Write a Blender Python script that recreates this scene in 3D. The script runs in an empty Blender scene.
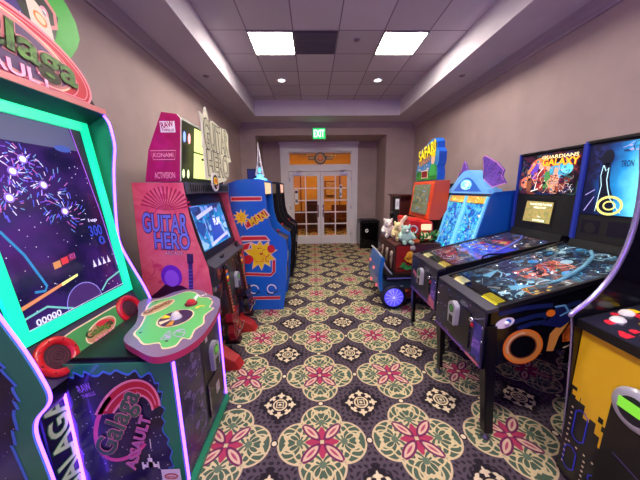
import bpy, math, random
from mathutils import Vector, Matrix
from mathutils.geometry import tessellate_polygon

SC = bpy.context.scene
COL = SC.collection
PI = math.pi

# ---------------------------------------------------------------- camera
EYE = 1.62
def cam_axes(p, y, r):
    f = Vector((math.sin(y)*math.cos(p), math.cos(y)*math.cos(p), math.sin(p)))
    rt = Vector((math.cos(y), -math.sin(y), 0)); up = rt.cross(f)
    c, s = math.cos(r), math.sin(r)
    return c*rt + s*up, -s*rt + c*up, f
cd = bpy.data.cameras.new('camera'); cam = bpy.data.objects.new('camera', cd); COL.objects.link(cam)
cd.sensor_width = 36; cd.lens = 259.5/640*36; cd.clip_start = 0.02; cd.clip_end = 60
a_, b_, c_ = cam_axes(-0.1925, 0.0258, -0.0133)
cam.matrix_world = Matrix(((a_.x, b_.x, -c_.x, 0), (a_.y, b_.y, -c_.y, 0), (a_.z, b_.z, -c_.z, EYE), (0, 0, 0, 1)))
SC.camera = cam

# ---------------------------------------------------------------- world, exposure
w = bpy.data.worlds.new('world'); SC.world = w; w.use_nodes = True
w.node_tree.nodes['Background'].inputs[0].default_value = (0.5, 0.42, 0.6, 1)
w.node_tree.nodes['Background'].inputs[1].default_value = 0.3
SC.view_settings.view_transform = 'Standard'; SC.view_settings.look = 'None'
SC.view_settings.gamma = 1; SC.view_settings.use_curve_mapping = False
SC.view_settings.exposure = 0.4
PANEL_E = 50.0      # the ceiling light panels
LED_E = 6.5         # purple LED edging
SCREEN_E = 1.0      # monitors and backlit art

# ---------------------------------------------------------------- helpers
def lin(c):
    out = []
    for v in c[:3]:
        v = v/255.0
        out.append(v/12.92 if v <= .04045 else ((v+.055)/1.055)**2.4)
    return (*out, 1.0)
_mats = {}
def mat(name, col, rough=.5, metal=0, es=0, ecol=None, coat=0, spec=None, alpha=None, trans=0):
    if name in _mats: return _mats[name]
    m = bpy.data.materials.new(name); m.use_nodes = True
    p = m.node_tree.nodes['Principled BSDF']
    p.inputs['Base Color'].default_value = lin(col)
    p.inputs['Roughness'].default_value = rough; p.inputs['Metallic'].default_value = metal
    if coat: p.inputs['Coat Weight'].default_value = coat; p.inputs['Coat Roughness'].default_value = .08
    if spec is not None: p.inputs['Specular IOR Level'].default_value = spec
    if es:
        p.inputs['Emission Color'].default_value = lin(ecol or col); p.inputs['Emission Strength'].default_value = es
    if trans: p.inputs['Transmission Weight'].default_value = trans
    if alpha is not None: p.inputs['Alpha'].default_value = alpha
    _mats[name] = m
    return m

class E:
    """tiny expression wrapper over shader math nodes"""
    t = None
    def __init__(s, v): s.v = v
    @staticmethod
    def mk(op, *a):
        n = E.t.nodes.new('ShaderNodeMath'); n.operation = op
        for i, x in enumerate(a):
            x = x.v if isinstance(x, E) else x
            if isinstance(x, (int, float)): n.inputs[i].default_value = x
            else: E.t.links.new(x, n.inputs[i])
        return E(n.outputs[0])
    def __add__(s, o): return E.mk('ADD', s, o)
    def __radd__(s, o): return E.mk('ADD', o, s)
    def __sub__(s, o): return E.mk('SUBTRACT', s, o)
    def __rsub__(s, o): return E.mk('SUBTRACT', o, s)
    def __mul__(s, o): return E.mk('MULTIPLY', s, o)
    def __rmul__(s, o): return E.mk('MULTIPLY', o, s)
    def __truediv__(s, o): return E.mk('DIVIDE', s, o)
    def __lt__(s, o): return E.mk('LESS_THAN', s, o)
    def __gt__(s, o): return E.mk('GREATER_THAN', s, o)
    def __pow__(s, o): return E.mk('POWER', s, o)
def eabs(a): return E.mk('ABSOLUTE', a)
def emax(a, b): return E.mk('MAXIMUM', a, b)
def emin(a, b): return E.mk('MINIMUM', a, b)
def efr(a): return E.mk('FRACT', a)
def esin(a): return E.mk('SINE', a)
def ecos(a): return E.mk('COSINE', a)
def eat(a, b): return E.mk('ARCTAN2', a, b)
def ehyp(a, b): return E.mk('SQRT', a*a + b*b)
def soft(a, edge, wd):      # 1 when a < edge, soft width wd
    n = E.t.nodes.new('ShaderNodeMapRange'); n.interpolation_type = 'SMOOTHSTEP'
    E.t.links.new(a.v, n.inputs[0]); n.inputs[1].default_value = edge-wd; n.inputs[2].default_value = edge+wd
    n.inputs[3].default_value = 1; n.inputs[4].default_value = 0
    return E(n.outputs[0])
def mixc(fac, c0, c1):
    n = E.t.nodes.new('ShaderNodeMix'); n.data_type = 'RGBA'
    if isinstance(fac, E): E.t.links.new(fac.v, n.inputs[0])
    else: n.inputs[0].default_value = fac
    for c, i in ((c0, 6), (c1, 7)):
        if isinstance(c, tuple): n.inputs[i].default_value = lin(c)
        else: E.t.links.new(c, n.inputs[i])
    return n.outputs[2]
def newmat(name, rough=.6, coat=0):
    m = bpy.data.materials.new(name); m.use_nodes = True
    t = m.node_tree; p = t.nodes['Principled BSDF']
    p.inputs['Roughness'].default_value = rough; p.inputs['Coat Weight'].default_value = coat
    E.t = t
    tc = t.nodes.new('ShaderNodeTexCoord')
    g = t.nodes.new('ShaderNodeNewGeometry')
    sx = t.nodes.new('ShaderNodeSeparateXYZ'); t.links.new(g.outputs['Position'], sx.inputs[0])
    return m, t, p, [E(sx.outputs[i]) for i in range(3)], g.outputs['Position']
def noise(t, vec, scale, detail=2, rough=.5, dist=0):
    n = t.nodes.new('ShaderNodeTexNoise'); t.links.new(vec, n.inputs['Vector'])
    n.inputs['Scale'].default_value = scale; n.inputs['Detail'].default_value = detail
    n.inputs['Roughness'].default_value = rough; n.inputs['Distortion'].default_value = dist
    return n.outputs['Fac']
def ramp(t, fac, stops, const=False):
    n = t.nodes.new('ShaderNodeValToRGB'); t.links.new(fac, n.inputs[0])
    if const: n.color_ramp.interpolation = 'CONSTANT'
    el = n.color_ramp.elements
    while len(el) < len(stops): el.new(.5)
    for e, (p, c) in zip(el, stops): e.position = p; e.color = lin(c)
    return n.outputs[0]
def noisemat(name, stops, scale, es=0, rough=.4, coat=0, detail=4, dist=1.0, const=False, metal=0):
    if name in _mats: return _mats[name]
    m, t, p, P, pos = newmat(name, rough, coat)
    c = ramp(t, noise(t, pos, scale, detail, .6, dist), stops, const)
    t.links.new(c, p.inputs['Base Color']); p.inputs['Metallic'].default_value = metal
    if es: t.links.new(c, p.inputs['Emission Color']); p.inputs['Emission Strength'].default_value = es
    _mats[name] = m
    return m
def starmat(name, base, star=(230, 225, 250), base2=None, es=0, rough=.3, scale=38, amt=.11):
    if name in _mats: return _mats[name]
    m, t, p, P, pos = newmat(name, rough, .3)
    v = t.nodes.new('ShaderNodeTexVoronoi'); t.links.new(pos, v.inputs['Vector']); v.inputs['Scale'].default_value = scale
    bc = ramp(t, noise(t, pos, 4, 2), [(.35, base), (.65, base2 or base)])
    c = mixc(soft(E(v.outputs['Distance']), amt, .03), bc, star)
    t.links.new(c, p.inputs['Base Color'])
    if es: t.links.new(c, p.inputs['Emission Color']); p.inputs['Emission Strength'].default_value = es
    _mats[name] = m
    return m

class Fr:
    """a flat frame: origin, u, v; n = u x v"""
    def __init__(s, o, u, v):
        s.o = Vector(o); s.u = Vector(u).normalized(); s.v = Vector(v).normalized(); s.n = s.u.cross(s.v).normalized()
    def P(s, a, b, l=0): return s.o + s.u*a + s.v*b + s.n*l
def FX(x): return Fr((x, 0, 0), (0, 1, 0), (0, 0, 1))         # faces +x, coords (y,z)
def FXn(x): return Fr((x, 0, 0), (0, -1, 0), (0, 0, 1))       # faces -x, coords (-y,z)
def FY(y): return Fr((0, y, 0), (1, 0, 0), (0, 0, 1))         # faces -y, coords (x,z)
def FZ(z): return Fr((0, 0, z), (1, 0, 0), (0, 1, 0))         # faces up

_txt = {}
def text_mesh(s, off):
    k = (s, off)
    if k not in _txt:
        cu = bpy.data.curves.new('t', 'FONT'); cu.body = s; cu.offset = off; cu.resolution_u = 3
        o = bpy.data.objects.new('t', cu); COL.objects.link(o)
        dg = bpy.context.evaluated_depsgraph_get()
        me = bpy.data.meshes.new_from_object(o.evaluated_get(dg))
        vs = [(v.co.x, v.co.y) for v in me.vertices]; fs = [tuple(p.vertices) for p in me.polygons]
        bpy.data.objects.remove(o); bpy.data.curves.remove(cu); bpy.data.meshes.remove(me)
        _txt[k] = (vs, fs)
    return _txt[k]

class B:
    def __init__(s): s.v = []; s.f = []; s.m = []; s.sm = []; s.mats = []
    def mi(s, m):
        if m not in s.mats: s.mats.append(m)
        return s.mats.index(m)
    def add(s, vs, fs, m, smooth=False):
        k = len(s.v); s.v += [Vector(v) for v in vs]; i = s.mi(m)
        for f in fs: s.f.append(tuple(k+j for j in f)); s.m.append(i); s.sm.append(smooth)
        return s
    def box(s, x0, x1, y0, y1, z0, z1, m):
        v = [(x, y, z) for z in (z0, z1) for y in (y0, y1) for x in (x0, x1)]
        return s.add(v, [(0, 2, 3, 1), (4, 5, 7, 6), (0, 1, 5, 4), (2, 6, 7, 3), (0, 4, 6, 2), (1, 3, 7, 5)], m)
    def prism(s, pts, ax, a0, a1, m, mside=None):
        def q(p, a): return {'y': (p[0], a, p[1]), 'x': (a, p[0], p[1]), 'z': (p[0], p[1], a)}[ax]
        n = len(pts); v = [q(p, a0) for p in pts] + [q(p, a1) for p in pts]
        tris = tessellate_polygon([[Vector((p[0], p[1], 0)) for p in pts]])
        s.add(v, [tuple(t) for t in tris] + [tuple(n+i for i in t) for t in tris], m)
        s.add(v, [(i, (i+1) % n, n+(i+1) % n, n+i) for i in range(n)], mside or m)
        return s
    def fprism(s, F, pts, l0, l1, m, mside=None):
        n = len(pts); v = [F.P(a, b, l0) for a, b in pts] + [F.P(a, b, l1) for a, b in pts]
        tris = tessellate_polygon([[Vector((p[0], p[1], 0)) for p in pts]])
        s.add(v, [tuple(t) for t in tris] + [tuple(n+i for i in t) for t in tris], m)
        s.add(v, [(i, (i+1) % n, n+(i+1) % n, n+i) for i in range(n)], mside or m)
        return s
    def fbox(s, F, a0, a1, b0, b1, l0, l1, m): return s.fprism(F, [(a0, b0), (a1, b0), (a1, b1), (a0, b1)], l0, l1, m)
    def poly(s, F, pts, m, l=.002):
        tris = tessellate_polygon([[Vector((p[0], p[1], 0)) for p in pts]])
        return s.add([F.P(a, b, l) for a, b in pts], [tuple(t) for t in tris], m)
    def rect(s, F, a0, a1, b0, b1, m, l=.002): return s.poly(F, [(a0, b0), (a1, b0), (a1, b1), (a0, b1)], m, l)
    def ell(s, F, a, b, ra, rb, m, l=.002, rot=0, n=28):
        c, d = math.cos(rot), math.sin(rot)
        return s.poly(F, [(a+ra*math.cos(t)*c-rb*math.sin(t)*d, b+ra*math.cos(t)*d+rb*math.sin(t)*c) for t in [2*PI*i/n for i in range(n)]], m, l)
    def stroke(s, F, pts, wd, m, l=.003, closed=False):
        pts = [Vector((p[0], p[1])) for p in pts]; n = len(pts); L = []; R = []
        for i in range(n):
            if closed: d = pts[(i+1) % n]-pts[i-1]
            else: d = pts[min(i+1, n-1)]-pts[max(i-1, 0)]
            d = d.normalized() if d.length > 0 else Vector((1, 0)); k = Vector((-d.y, d.x))*wd/2
            L.append(pts[i]+k); R.append(pts[i]-k)
        v = [F.P(p.x, p.y, l) for p in L]+[F.P(p.x, p.y, l) for p in R]
        return s.add(v, [(i, (i+1) % n, n+(i+1) % n, n+i) for i in range(n if closed else n-1)], m)
    def text(s, F, t, a0, a1, b0, b1, m, l=.004, rot=0, outline=None, ow=.035, shear=0, warp=None, fw=.022):
        c, d = math.cos(rot), math.sin(rot); cx, cy = (a0+a1)/2, (b0+b1)/2; W, H = a1-a0, b1-b0
        vs0, _ = text_mesh(t, .0)
        x0 = min(v[0] for v in vs0); x1 = max(v[0] for v in vs0); y0 = min(v[1] for v in vs0); y1 = max(v[1] for v in vs0)
        def put(off, mm, ll):
            vs, fs = text_mesh(t, off); out = []
            for x, y in vs:
                u = (x-x0)/(x1-x0)-.5; w_ = (y-y0)/(y1-y0)-.5
                u2 = u + shear*w_
                if warp: u2, w_ = warp(u2, w_)
                p, q = u2*W, w_*H
                out.append(F.P(cx+p*c-q*d, cy+p*d+q*c, ll))
            s.add(out, fs, mm)
        if outline: put(ow, outline, l)
        put(fw, m, l+.002)
        return s
    def tube(s, path, r, m, n=8, closed=False, caps=True):
        P = [Vector(p) for p in path]; N = len(P); rings = []; up = None
        for i in range(N):
            if closed: t = (P[(i+1) % N]-P[i-1]).normalized()
            else: t = (P[min(i+1, N-1)]-P[max(i-1, 0)]).normalized()
            if up is None:
                up = Vector((0, 0, 1)) if abs(t.z) < .9 else Vector((1, 0, 0))
            a = t.cross(up).normalized(); b = a.cross(t).normalized(); up = b
            rr = r[i] if isinstance(r, (list, tuple)) else r
            rings.append([P[i]+a*rr*math.cos(2*PI*k/n)+b*rr*math.sin(2*PI*k/n) for k in range(n)])
        v = [p for q in rings for p in q]; f = []
        for i in range(N if closed else N-1):
            j = (i+1) % N
            for k in range(n): f.append((i*n+k, i*n+(k+1) % n, j*n+(k+1) % n, j*n+k))
        s.add(v, f, m, True)
        if caps and not closed: s.add(rings[0], [tuple(range(n))], m); s.add(rings[-1], [tuple(range(n))], m)
        return s
    def cyl(s, c0, c1, r, m, n=20): return s.tube([c0, c1], r, m, n)
    def cone(s, pts, rs, m, n=20): return s.tube(pts, rs, m, n)
    def lathe(s, c, prof, m, n=24, ax=(0, 0, 1)):
        ax = Vector(ax).normalized(); u = ax.orthogonal().normalized(); v_ = ax.cross(u); c = Vector(c)
        v = [c+ax*h+(u*math.cos(2*PI*k/n)+v_*math.sin(2*PI*k/n))*r for r, h in prof for k in range(n)]
        f = [(i*n+k, i*n+(k+1) % n, (i+1)*n+(k+1) % n, (i+1)*n+k) for i in range(len(prof)-1) for k in range(n)]
        return s.add(v, f, m, True)
    def ball(s, c, r, m, n=14, lump=0, seed=0):
        rx, ry, rz = r if isinstance(r, tuple) else (r, r, r); c = Vector(c); v = []; f = []; k = n//2; rnd = random.Random(seed)
        for i in range(k+1):
            th = PI*i/k
            for j in range(n):
                ph = 2*PI*j/n; q = 1+(rnd.uniform(-lump, lump) if lump and 0 < i < k else 0)
                v.append(c+Vector((rx*math.sin(th)*math.cos(ph), ry*math.sin(th)*math.sin(ph), rz*math.cos(th)))*q)
        for i in range(k):
            for j in range(n): f.append((i*n+j, (i+1)*n+j, (i+1)*n+(j+1) % n, i*n+(j+1) % n))
        return s.add(v, f, m, True)
    def torus(s, c, R, r, ax, m, n=28, k=8, a0=0, a1=2*PI):
        ax = Vector(ax).normalized(); u = ax.orthogonal().normalized(); v_ = ax.cross(u); c = Vector(c)
        full = abs(a1-a0-2*PI) < 1e-6
        pts = [c+(u*math.cos(t)+v_*math.sin(t))*R for t in [a0+(a1-a0)*i/(n if full else n-1) for i in range(n)]]
        return s.tube(pts, r, m, k, closed=full)
    def blots(s, F, a0, a1, b0, b1, mats, n, seed, smin=.01, smax=.05, l=.0025, strokes=.4):
        R = random.Random(seed)
        cl = lambda p: (min(max(p[0], a0), a1), min(max(p[1], b0), b1))
        for i in range(n):
            m = R.choice(mats); x = R.uniform(a0, a1); y = R.uniform(b0, b1); q = R.uniform(smin, smax); ll = l+i*1e-5
            if R.random() < strokes:
                t = R.uniform(0, 2*PI); k = R.uniform(-1.5, 1.5); pts = []
                for j in range(7):
                    pts.append(cl((x+math.cos(t)*q*j*.4, y+math.sin(t)*q*j*.4))); t += k*.35
                pp = [pts[0]]
                for p in pts[1:]:
                    if (p[0]-pp[-1][0])**2+(p[1]-pp[-1][1])**2 > 1e-7: pp.append(p)
                if len(pp) > 2: s.stroke(F, pp, q*.16, m, ll)
            else:
                k = R.randint(5, 9); e = R.uniform(.4, 1); t0 = R.random()*6
                s.poly(F, [cl((x+q*.6*R.uniform(.6, 1.1)*math.cos(t0+2*PI*j/k), y+q*.6*e*R.uniform(.6, 1.1)*math.sin(t0+2*PI*j/k))) for j in range(k)], m, ll)
        return s
    def build(s, name, parent=None, label=None, cat=None, group=None, kind=None, bevel=0, subd=0):
        off = Vector(parent['base']) if parent is not None else Vector((0, 0, 0))
        me = bpy.data.meshes.new(name); me.from_pydata([tuple(v-off) for v in s.v], [], s.f)
        for m in s.mats: me.materials.append(m)
        me.polygons.foreach_set('material_index', s.m); me.polygons.foreach_set('use_smooth', s.sm); me.update()
        o = bpy.data.objects.new(name, me); COL.objects.link(o)
        if parent is not None:
            p = parent['obj']
            o.parent = p
        tag(o, label, cat, group, kind)
        if bevel:
            b = o.modifiers.new('bevel', 'BEVEL'); b.width = bevel; b.segments = 2; b.limit_method = 'ANGLE'; b.angle_limit = .7
        if subd:
            b = o.modifiers.new('sub', 'SUBSURF'); b.levels = subd; b.render_levels = subd
        return {'obj': o, 'base': tuple(off)}
def tag(o, label=None, cat=None, group=None, kind=None):
    if label: o['label'] = label
    if cat: o['category'] = cat
    if group: o['group'] = group
    if kind: o['kind'] = kind
def thing(name, base, label, cat, group=None):
    o = bpy.data.objects.new(name, None); o.empty_display_size = .1; o.location = base; COL.objects.link(o)
    tag(o, label, cat, group)
    return {'obj': o, 'base': tuple(base)}
def copy_tree(o, parent=None):
    c = o.copy(); COL.objects.link(c)
    if parent: c.parent = parent
    for ch in list(o.children): copy_tree(ch, c)
    return c
def struct(b, name, **k): return b.build(name, kind='structure', **k)
def smooth(P, k=4, closed=True):
    o = []; n = len(P)
    for i in range(n if closed else n-1):
        g = (lambda j: P[j % n]) if closed else (lambda j: P[min(max(j, 0), n-1)])
        p0, p1, p2, p3 = g(i-1), g(i), g(i+1), g(i+2)
        for j in range(k):
            s = j/k; o.append(tuple(.5*((2*p1[c])+(-p0[c]+p2[c])*s+(2*p0[c]-5*p1[c]+4*p2[c]-p3[c])*s*s+(-p0[c]+3*p1[c]-3*p2[c]+p3[c])*s**3) for c in (0, 1)))
    return o if closed else o+[P[-1]]
def arc(cx, cy, r, a0, a1, n=10): return [(cx+r*math.cos(a0+(a1-a0)*i/(n-1)), cy+r*math.sin(a0+(a1-a0)*i/(n-1))) for i in range(n)]

def glow(loc, col, watt, r=.6):
    l = bpy.data.lights.new('violet_fill', 'POINT'); l.energy = watt; l.color = lin(col)[:3]; l.shadow_soft_size = r; l.specular_factor = .1
    o = bpy.data.objects.new('violet_fill', l); o.location = loc; COL.objects.link(o)
glow((-1.0, -1.0, 2.1), (140, 80, 255), 52)      # added unseen point lights standing in for violet machine glow behind the camera
glow((1.7, -1.0, 2.1), (140, 80, 255), 52)

# plain materials
BLACK = mat('black_paint', (14, 13, 17), .35)
BLACKM = mat('black_matt', (10, 10, 12), .7)
GLOSS = mat('black_gloss', (8, 8, 12), .08)
CHROME = mat('chrome', (200, 200, 210), .18, 1)
WHITE = mat('white_paint', (236, 232, 228), .4)
WHITEI = mat('white_ink', (245, 242, 240), .5)
CREAM = mat('cream_ink', (238, 214, 176), .5)
PINKL = mat('pink_line', (246, 150, 170), .5)
RED = mat('red_plastic', (200, 22, 34), .3, coat=.4)
REDI = mat('red_ink', (206, 30, 52), .45)
YEL = mat('yellow_ink', (250, 214, 24), .45)
GREEN = mat('green_ink', (64, 150, 78), .45)
BLUEI = mat('blue_ink', (20, 110, 205), .4)
NAVY = mat('navy_ink', (22, 26, 84), .4)
ORANGE = mat('orange_ink', (238, 120, 26), .45)
PURP = mat('purple_ink', (120, 40, 160), .45)
SILVER = mat('silver_plastic', (196, 194, 204), .3, .3)
LCDG = mat('green_display', (70, 150, 40), .3, es=.7)
LED = mat('purple_led', (205, 120, 255), .4, es=LED_E, ecol=(104, 62, 255))

# ================================================================ SETTING
XL, XR = -1.76, 2.56          # side walls
YF, YA, YB = 6.74, 7.68, -3.2  # end wall face, door wall in the alcove, wall behind
SOF, CEI = 3.206, 3.50
AX0, AX1, AZ = -1.38, 1.856, 2.93
TX0, TX1, TY0, TY1 = -1.21, 1.93, -2.6, 6.03

def carpet():
    m, t, p, P, pos = newmat('carpet', .95)
    S = .624
    x = efr((P[0]-.033)/S + 100.5) - .5
    y = efr((P[1]-1.412)/(S*.993) + 100.5) - .5
    a, b = eabs(x), eabs(y); mx, mn = emax(a, b), emin(a, b)
    d1 = ehyp(mx-.235, mn); d2 = ehyp(mn-.235, mx); R = .225
    inl = soft(d1, R, .003); petal = inl*soft(d2, R, .003)
    r0 = ehyp(x, y)
    nz = E(noise(t, pos, 60, 2))
    # ground
    q1, q2 = .5-a, .5-b; rs = ehyp(q1, q2)
    scr = esin(mx*62)*esin(mn*62+1.0)
    col = mixc(soft(q1+q2+.018*esin((q1-q2)*60), .275, .006), (84, 72, 80), (42, 35, 40))
    col = mixc((eabs(esin(mx*52+1.2*esin(mn*40))*esin(mn*52+.6)) > .62)*.8, col, (34, 28, 36))
    # quatrefoil
    th = eat(mn, mx-.235)
    sc1 = eabs(esin(d1*34 + 1.7*ecos(th*4)+.4)*1.0 + .9*ecos(th*6 + d1*26))
    lobe = mixc(soft(sc1, .62, .12), (78, 98, 78), (208, 192, 144))
    lobe = mixc(soft(eabs(d1-.155+.03*ecos(th*6)), .012, .004), lobe, (208, 192, 144))
    lobe = mixc(soft(d1, .035, .006), lobe, (96, 116, 92))
    col = mixc(inl, col, lobe)
    # pink star
    star = .142+.034*ecos(eat(y, x)*8)
    col = mixc(soft(r0-star, 0.0, .01), col, (176, 58, 88))
    # petals
    dd = emax(d1, d2)
    col = mixc(petal*soft(r0, .29, .01), col, (112, 40, 82))
    along = mx+mn
    col = mixc(petal*soft(dd, R-.022, .004)*soft(eabs(along-.24), .15, .02), col, (216, 180, 152))
    col = mixc(petal*soft(dd, R-.046, .003)*soft(eabs(along-.24), .10, .02), col, (170, 74, 100))
    col = mixc(soft(r0, .026, .004), col, (60, 20, 50))
    # outlines
    edge = soft(eabs(emin(d1, d2)-R), .010, .003)
    col = mixc(edge, col, (208, 188, 146))
    # dots
    dd0 = ehyp(mx-.5, mn)
    col = mixc(soft(dd0, .040, .004), col, (28, 22, 28)); col = mixc(soft(dd0, .026, .004), col, (222, 208, 170))
    # snowflake
    ts = eat(q2, q1)
    ca = eabs(ecos(ts*4)); pet = .085+.105*(ca**5.0)*(.72+.35*eabs(ecos(ts*2)))
    col = mixc(soft(rs-pet, 0, .006)*(rs > .104), col, (222, 204, 166))
    lf = ehyp(rs-.150, eabs(esin(ts*4))*.036-.018)
    col = mixc(soft(lf, .017, .003), col, (222, 204, 166))
    col = mixc(soft(eabs(rs-.078), .010, .003), col, (218, 200, 158))
    col = mixc(soft(eabs(emax(q1, q2)-.04), .008, .003), col, (200, 184, 146))
    col = mixc(soft(rs, .02, .003), col, (210, 196, 160))
    col = mixc((nz-.35)*.35, col, (20, 16, 20))
    t.links.new(col, p.inputs['Base Color'])
    bmp = t.nodes.new('ShaderNodeBump'); bmp.inputs['Strength'].default_value = .25; bmp.inputs['Distance'].default_value = .004
    t.links.new(noise(t, pos, 400, 1), bmp.inputs['Height']); t.links.new(bmp.outputs[0], p.inputs['Normal'])
    p.inputs['Specular IOR Level'].default_value = .15
    return m
def plaster(name, col, var=.05, rough=.75):
    m, t, p, P, pos = newmat(name, rough)
    c2 = tuple(max(0, v*(1-var)) for v in col)
    t.links.new(ramp(t, noise(t, pos, 3, 3), [(.35, col), (.65, c2)]), p.inputs['Base Color'])
    bmp = t.nodes.new('ShaderNodeBump'); bmp.inputs['Strength'].default_value = .15; bmp.inputs['Distance'].default_value = .002
    t.links.new(noise(t, pos, 260, 2), bmp.inputs['Height']); t.links.new(bmp.outputs[0], p.inputs['Normal'])
    return m
def ceilmat():
    m, t, p, P, pos = newmat('ceiling_tiles', .9)
    S = .555
    u = (P[0]+.757)/S + 50; v = (P[1]-3.545)/S + 50
    fx, fy = efr(u), efr(v)
    e = emin(emin(fx, 1-fx), emin(fy, 1-fy))
    cx = t.nodes.new('ShaderNodeCombineXYZ'); t.links.new(E.mk('FLOOR', u).v, cx.inputs[0]); t.links.new(E.mk('FLOOR', v).v, cx.inputs[1])
    wn = t.nodes.new('ShaderNodeTexWhiteNoise'); t.links.new(cx.outputs[0], wn.inputs['Vector'])
    c = mixc(E(wn.outputs['Value']), (186, 176, 186), (206, 196, 206))
    c = mixc(((E(noise(t, pos, 190, 2)) > .66))*.25, c, (120, 110, 120))
    c = mixc(soft(e, .013, .004), c, (126, 114, 128))
    t.links.new(c, p.inputs['Base Color'])
    return m
CARPET = carpet()
WALL = plaster('taupe_wall', (172, 149, 146)); TRIMW = plaster('ceiling_white', (205, 196, 206), .03)
CROWN = plaster('crown_moulding', (176, 160, 164), .03, .5)
DOORW = plaster('door_white', (226, 220, 222), .02, .4)
CEILM = ceilmat()

struct(B().box(XL-.1, XR+.1, YB-.1, YA+3.3, -.08, 0, CARPET), 'floor')
struct(B().box(XL-.12, XL, YB, YF, 0, SOF+.02, WALL), 'wall_left')
struct(B().box(XR, XR+.12, YB, YF, 0, SOF+.02, WALL), 'wall_right')
struct(B().box(XL-.12, XR+.12, YB-.12, YB, 0, CEI, WALL), 'wall_back')
b = B()                       # end wall with the door alcove
b.box(XL-.12, AX0, YF, YA+.1, 0, SOF+.02, WALL).box(AX1, XR+.12, YF, YA+.1, 0, SOF+.02, WALL)
b.box(AX0, AX1, YF, YA+.1, AZ, SOF+.02, WALL)
b.box(AX0, -.895, YA, YA+.1, 0, AZ, WALL).box(1.302, AX1, YA, YA+.1, 0, AZ, WALL)
b.box(-.895, 1.302, YA, YA+.1, 2.90, AZ, WALL)
struct(b, 'wall_end')
struct(B().box(TX0-.02, TX1+.02, TY0, TY1+.02, CEI, CEI+.05, CEILM), 'ceiling')
b = B()
b.box(XL-.12, TX0, YB, YF, SOF, CEI+.05, TRIMW).box(TX1, XR+.12, YB, YF, SOF, CEI+.05, TRIMW)
b.box(TX0, TX1, TY1, YF, SOF, CEI+.05, TRIMW).box(TX0, TX1, YB, TY0, SOF, CEI+.05, TRIMW)
struct(b, 'ceiling_soffit')
# small lip moulding round the tray and the crown along the walls
b = B(); L = .045
for (x0, x1, y0, y1) in ((TX0-L, TX0+.012, TY0, TY1+L), (TX1-.012, TX1+L, TY0, TY1+L), (TX0, TX1, TY1-.012, TY1+L)):
    b.box(x0, x1, y0, y1, SOF-.022, SOF-.0005, TRIMW)
struct(b, 'trim_1')
prof = [(0, 0), (.02, -.0), (.03, .02), (.045, .03), (.06, .06), (.09, .085), (.1, .11), (0, .11)]
b = B(); b.prism([(XL+a, SOF-.11+c) for a, c in prof], 'y', YB, YF, CROWN)
struct(b, 'trim_2')
b = B(); b.prism([(XR-a, SOF-.11+c) for a, c in prof], 'y', YB, YF, CROWN)
struct(b, 'trim_3')
b = B(); b.prism([(YF-a, SOF-.11+c) for a, c in prof], 'x', XL+.1, XR-.1, CROWN)
struct(b, 'trim_4')
BB = DOORW
def bboard(name, *bx):
    b = B()
    for x in bx: b.box(*x, 0, .12, BB)
    struct(b, name, bevel=.004)
bboard('baseboard_left', (XL, XL+.016, YB, YF))
bboard('baseboard_right', (XR-.016, XR, YB, YF))
bboard('baseboard_end', (XL+.02, AX0, YF-.016, YF), (AX1, XR-.02, YF-.016, YF), (AX0, AX0+.016, YF, YA), (AX1-.016, AX1, YF, YA), (AX0+.02, -.92, YA-.016, YA), (1.33, AX1-.02, YA-.016, YA))

# ---- door wall: casing, transom and the two glazed leaves
b = B()
for x0, x1 in ((-.895, -.665), (1.128, 1.302)):
    b.box(x0, x1, YA-.05, YA+.1, 0, 2.90, DOORW)
    b.box(x0+.03, x1-.03, YA-.065, YA-.05, .05, 2.6, DOORW)
b.box(-.665, 1.128, YA-.05, YA+.1, 2.66, 2.90, DOORW).box(-.92, 1.325, YA-.075, YA-.05, 2.85, 2.93, DOORW)
b.box(-.665, 1.128, YA-.04, YA+.1, 2.13, 2.30, DOORW)
struct(b, 'trim_5', bevel=.004)
GLASS = mat('door_glass', (250, 245, 235), .03, trans=1, spec=.5); GLASS.node_tree.nodes['Principled BSDF'].inputs['IOR'].default_value = 1.12
w1 = struct(B().box(-.665, 1.128, YA+.02, YA+.06, 2.30, 2.325, DOORW).box(-.665, 1.128, YA+.02, YA+.06, 2.635, 2.66, DOORW).box(-.665, -.64, YA+.02, YA+.06, 2.325, 2.635, DOORW).box(1.103, 1.128, YA+.02, YA+.06, 2.325, 2.635, DOORW), 'window_1')
B().box(-.64, 1.103, YA+.038, YA+.043, 2.325, 2.635, GLASS).build('pane', w1)
BRASS = mat('dark_bronze', (70, 58, 50), .35, .8)
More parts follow.
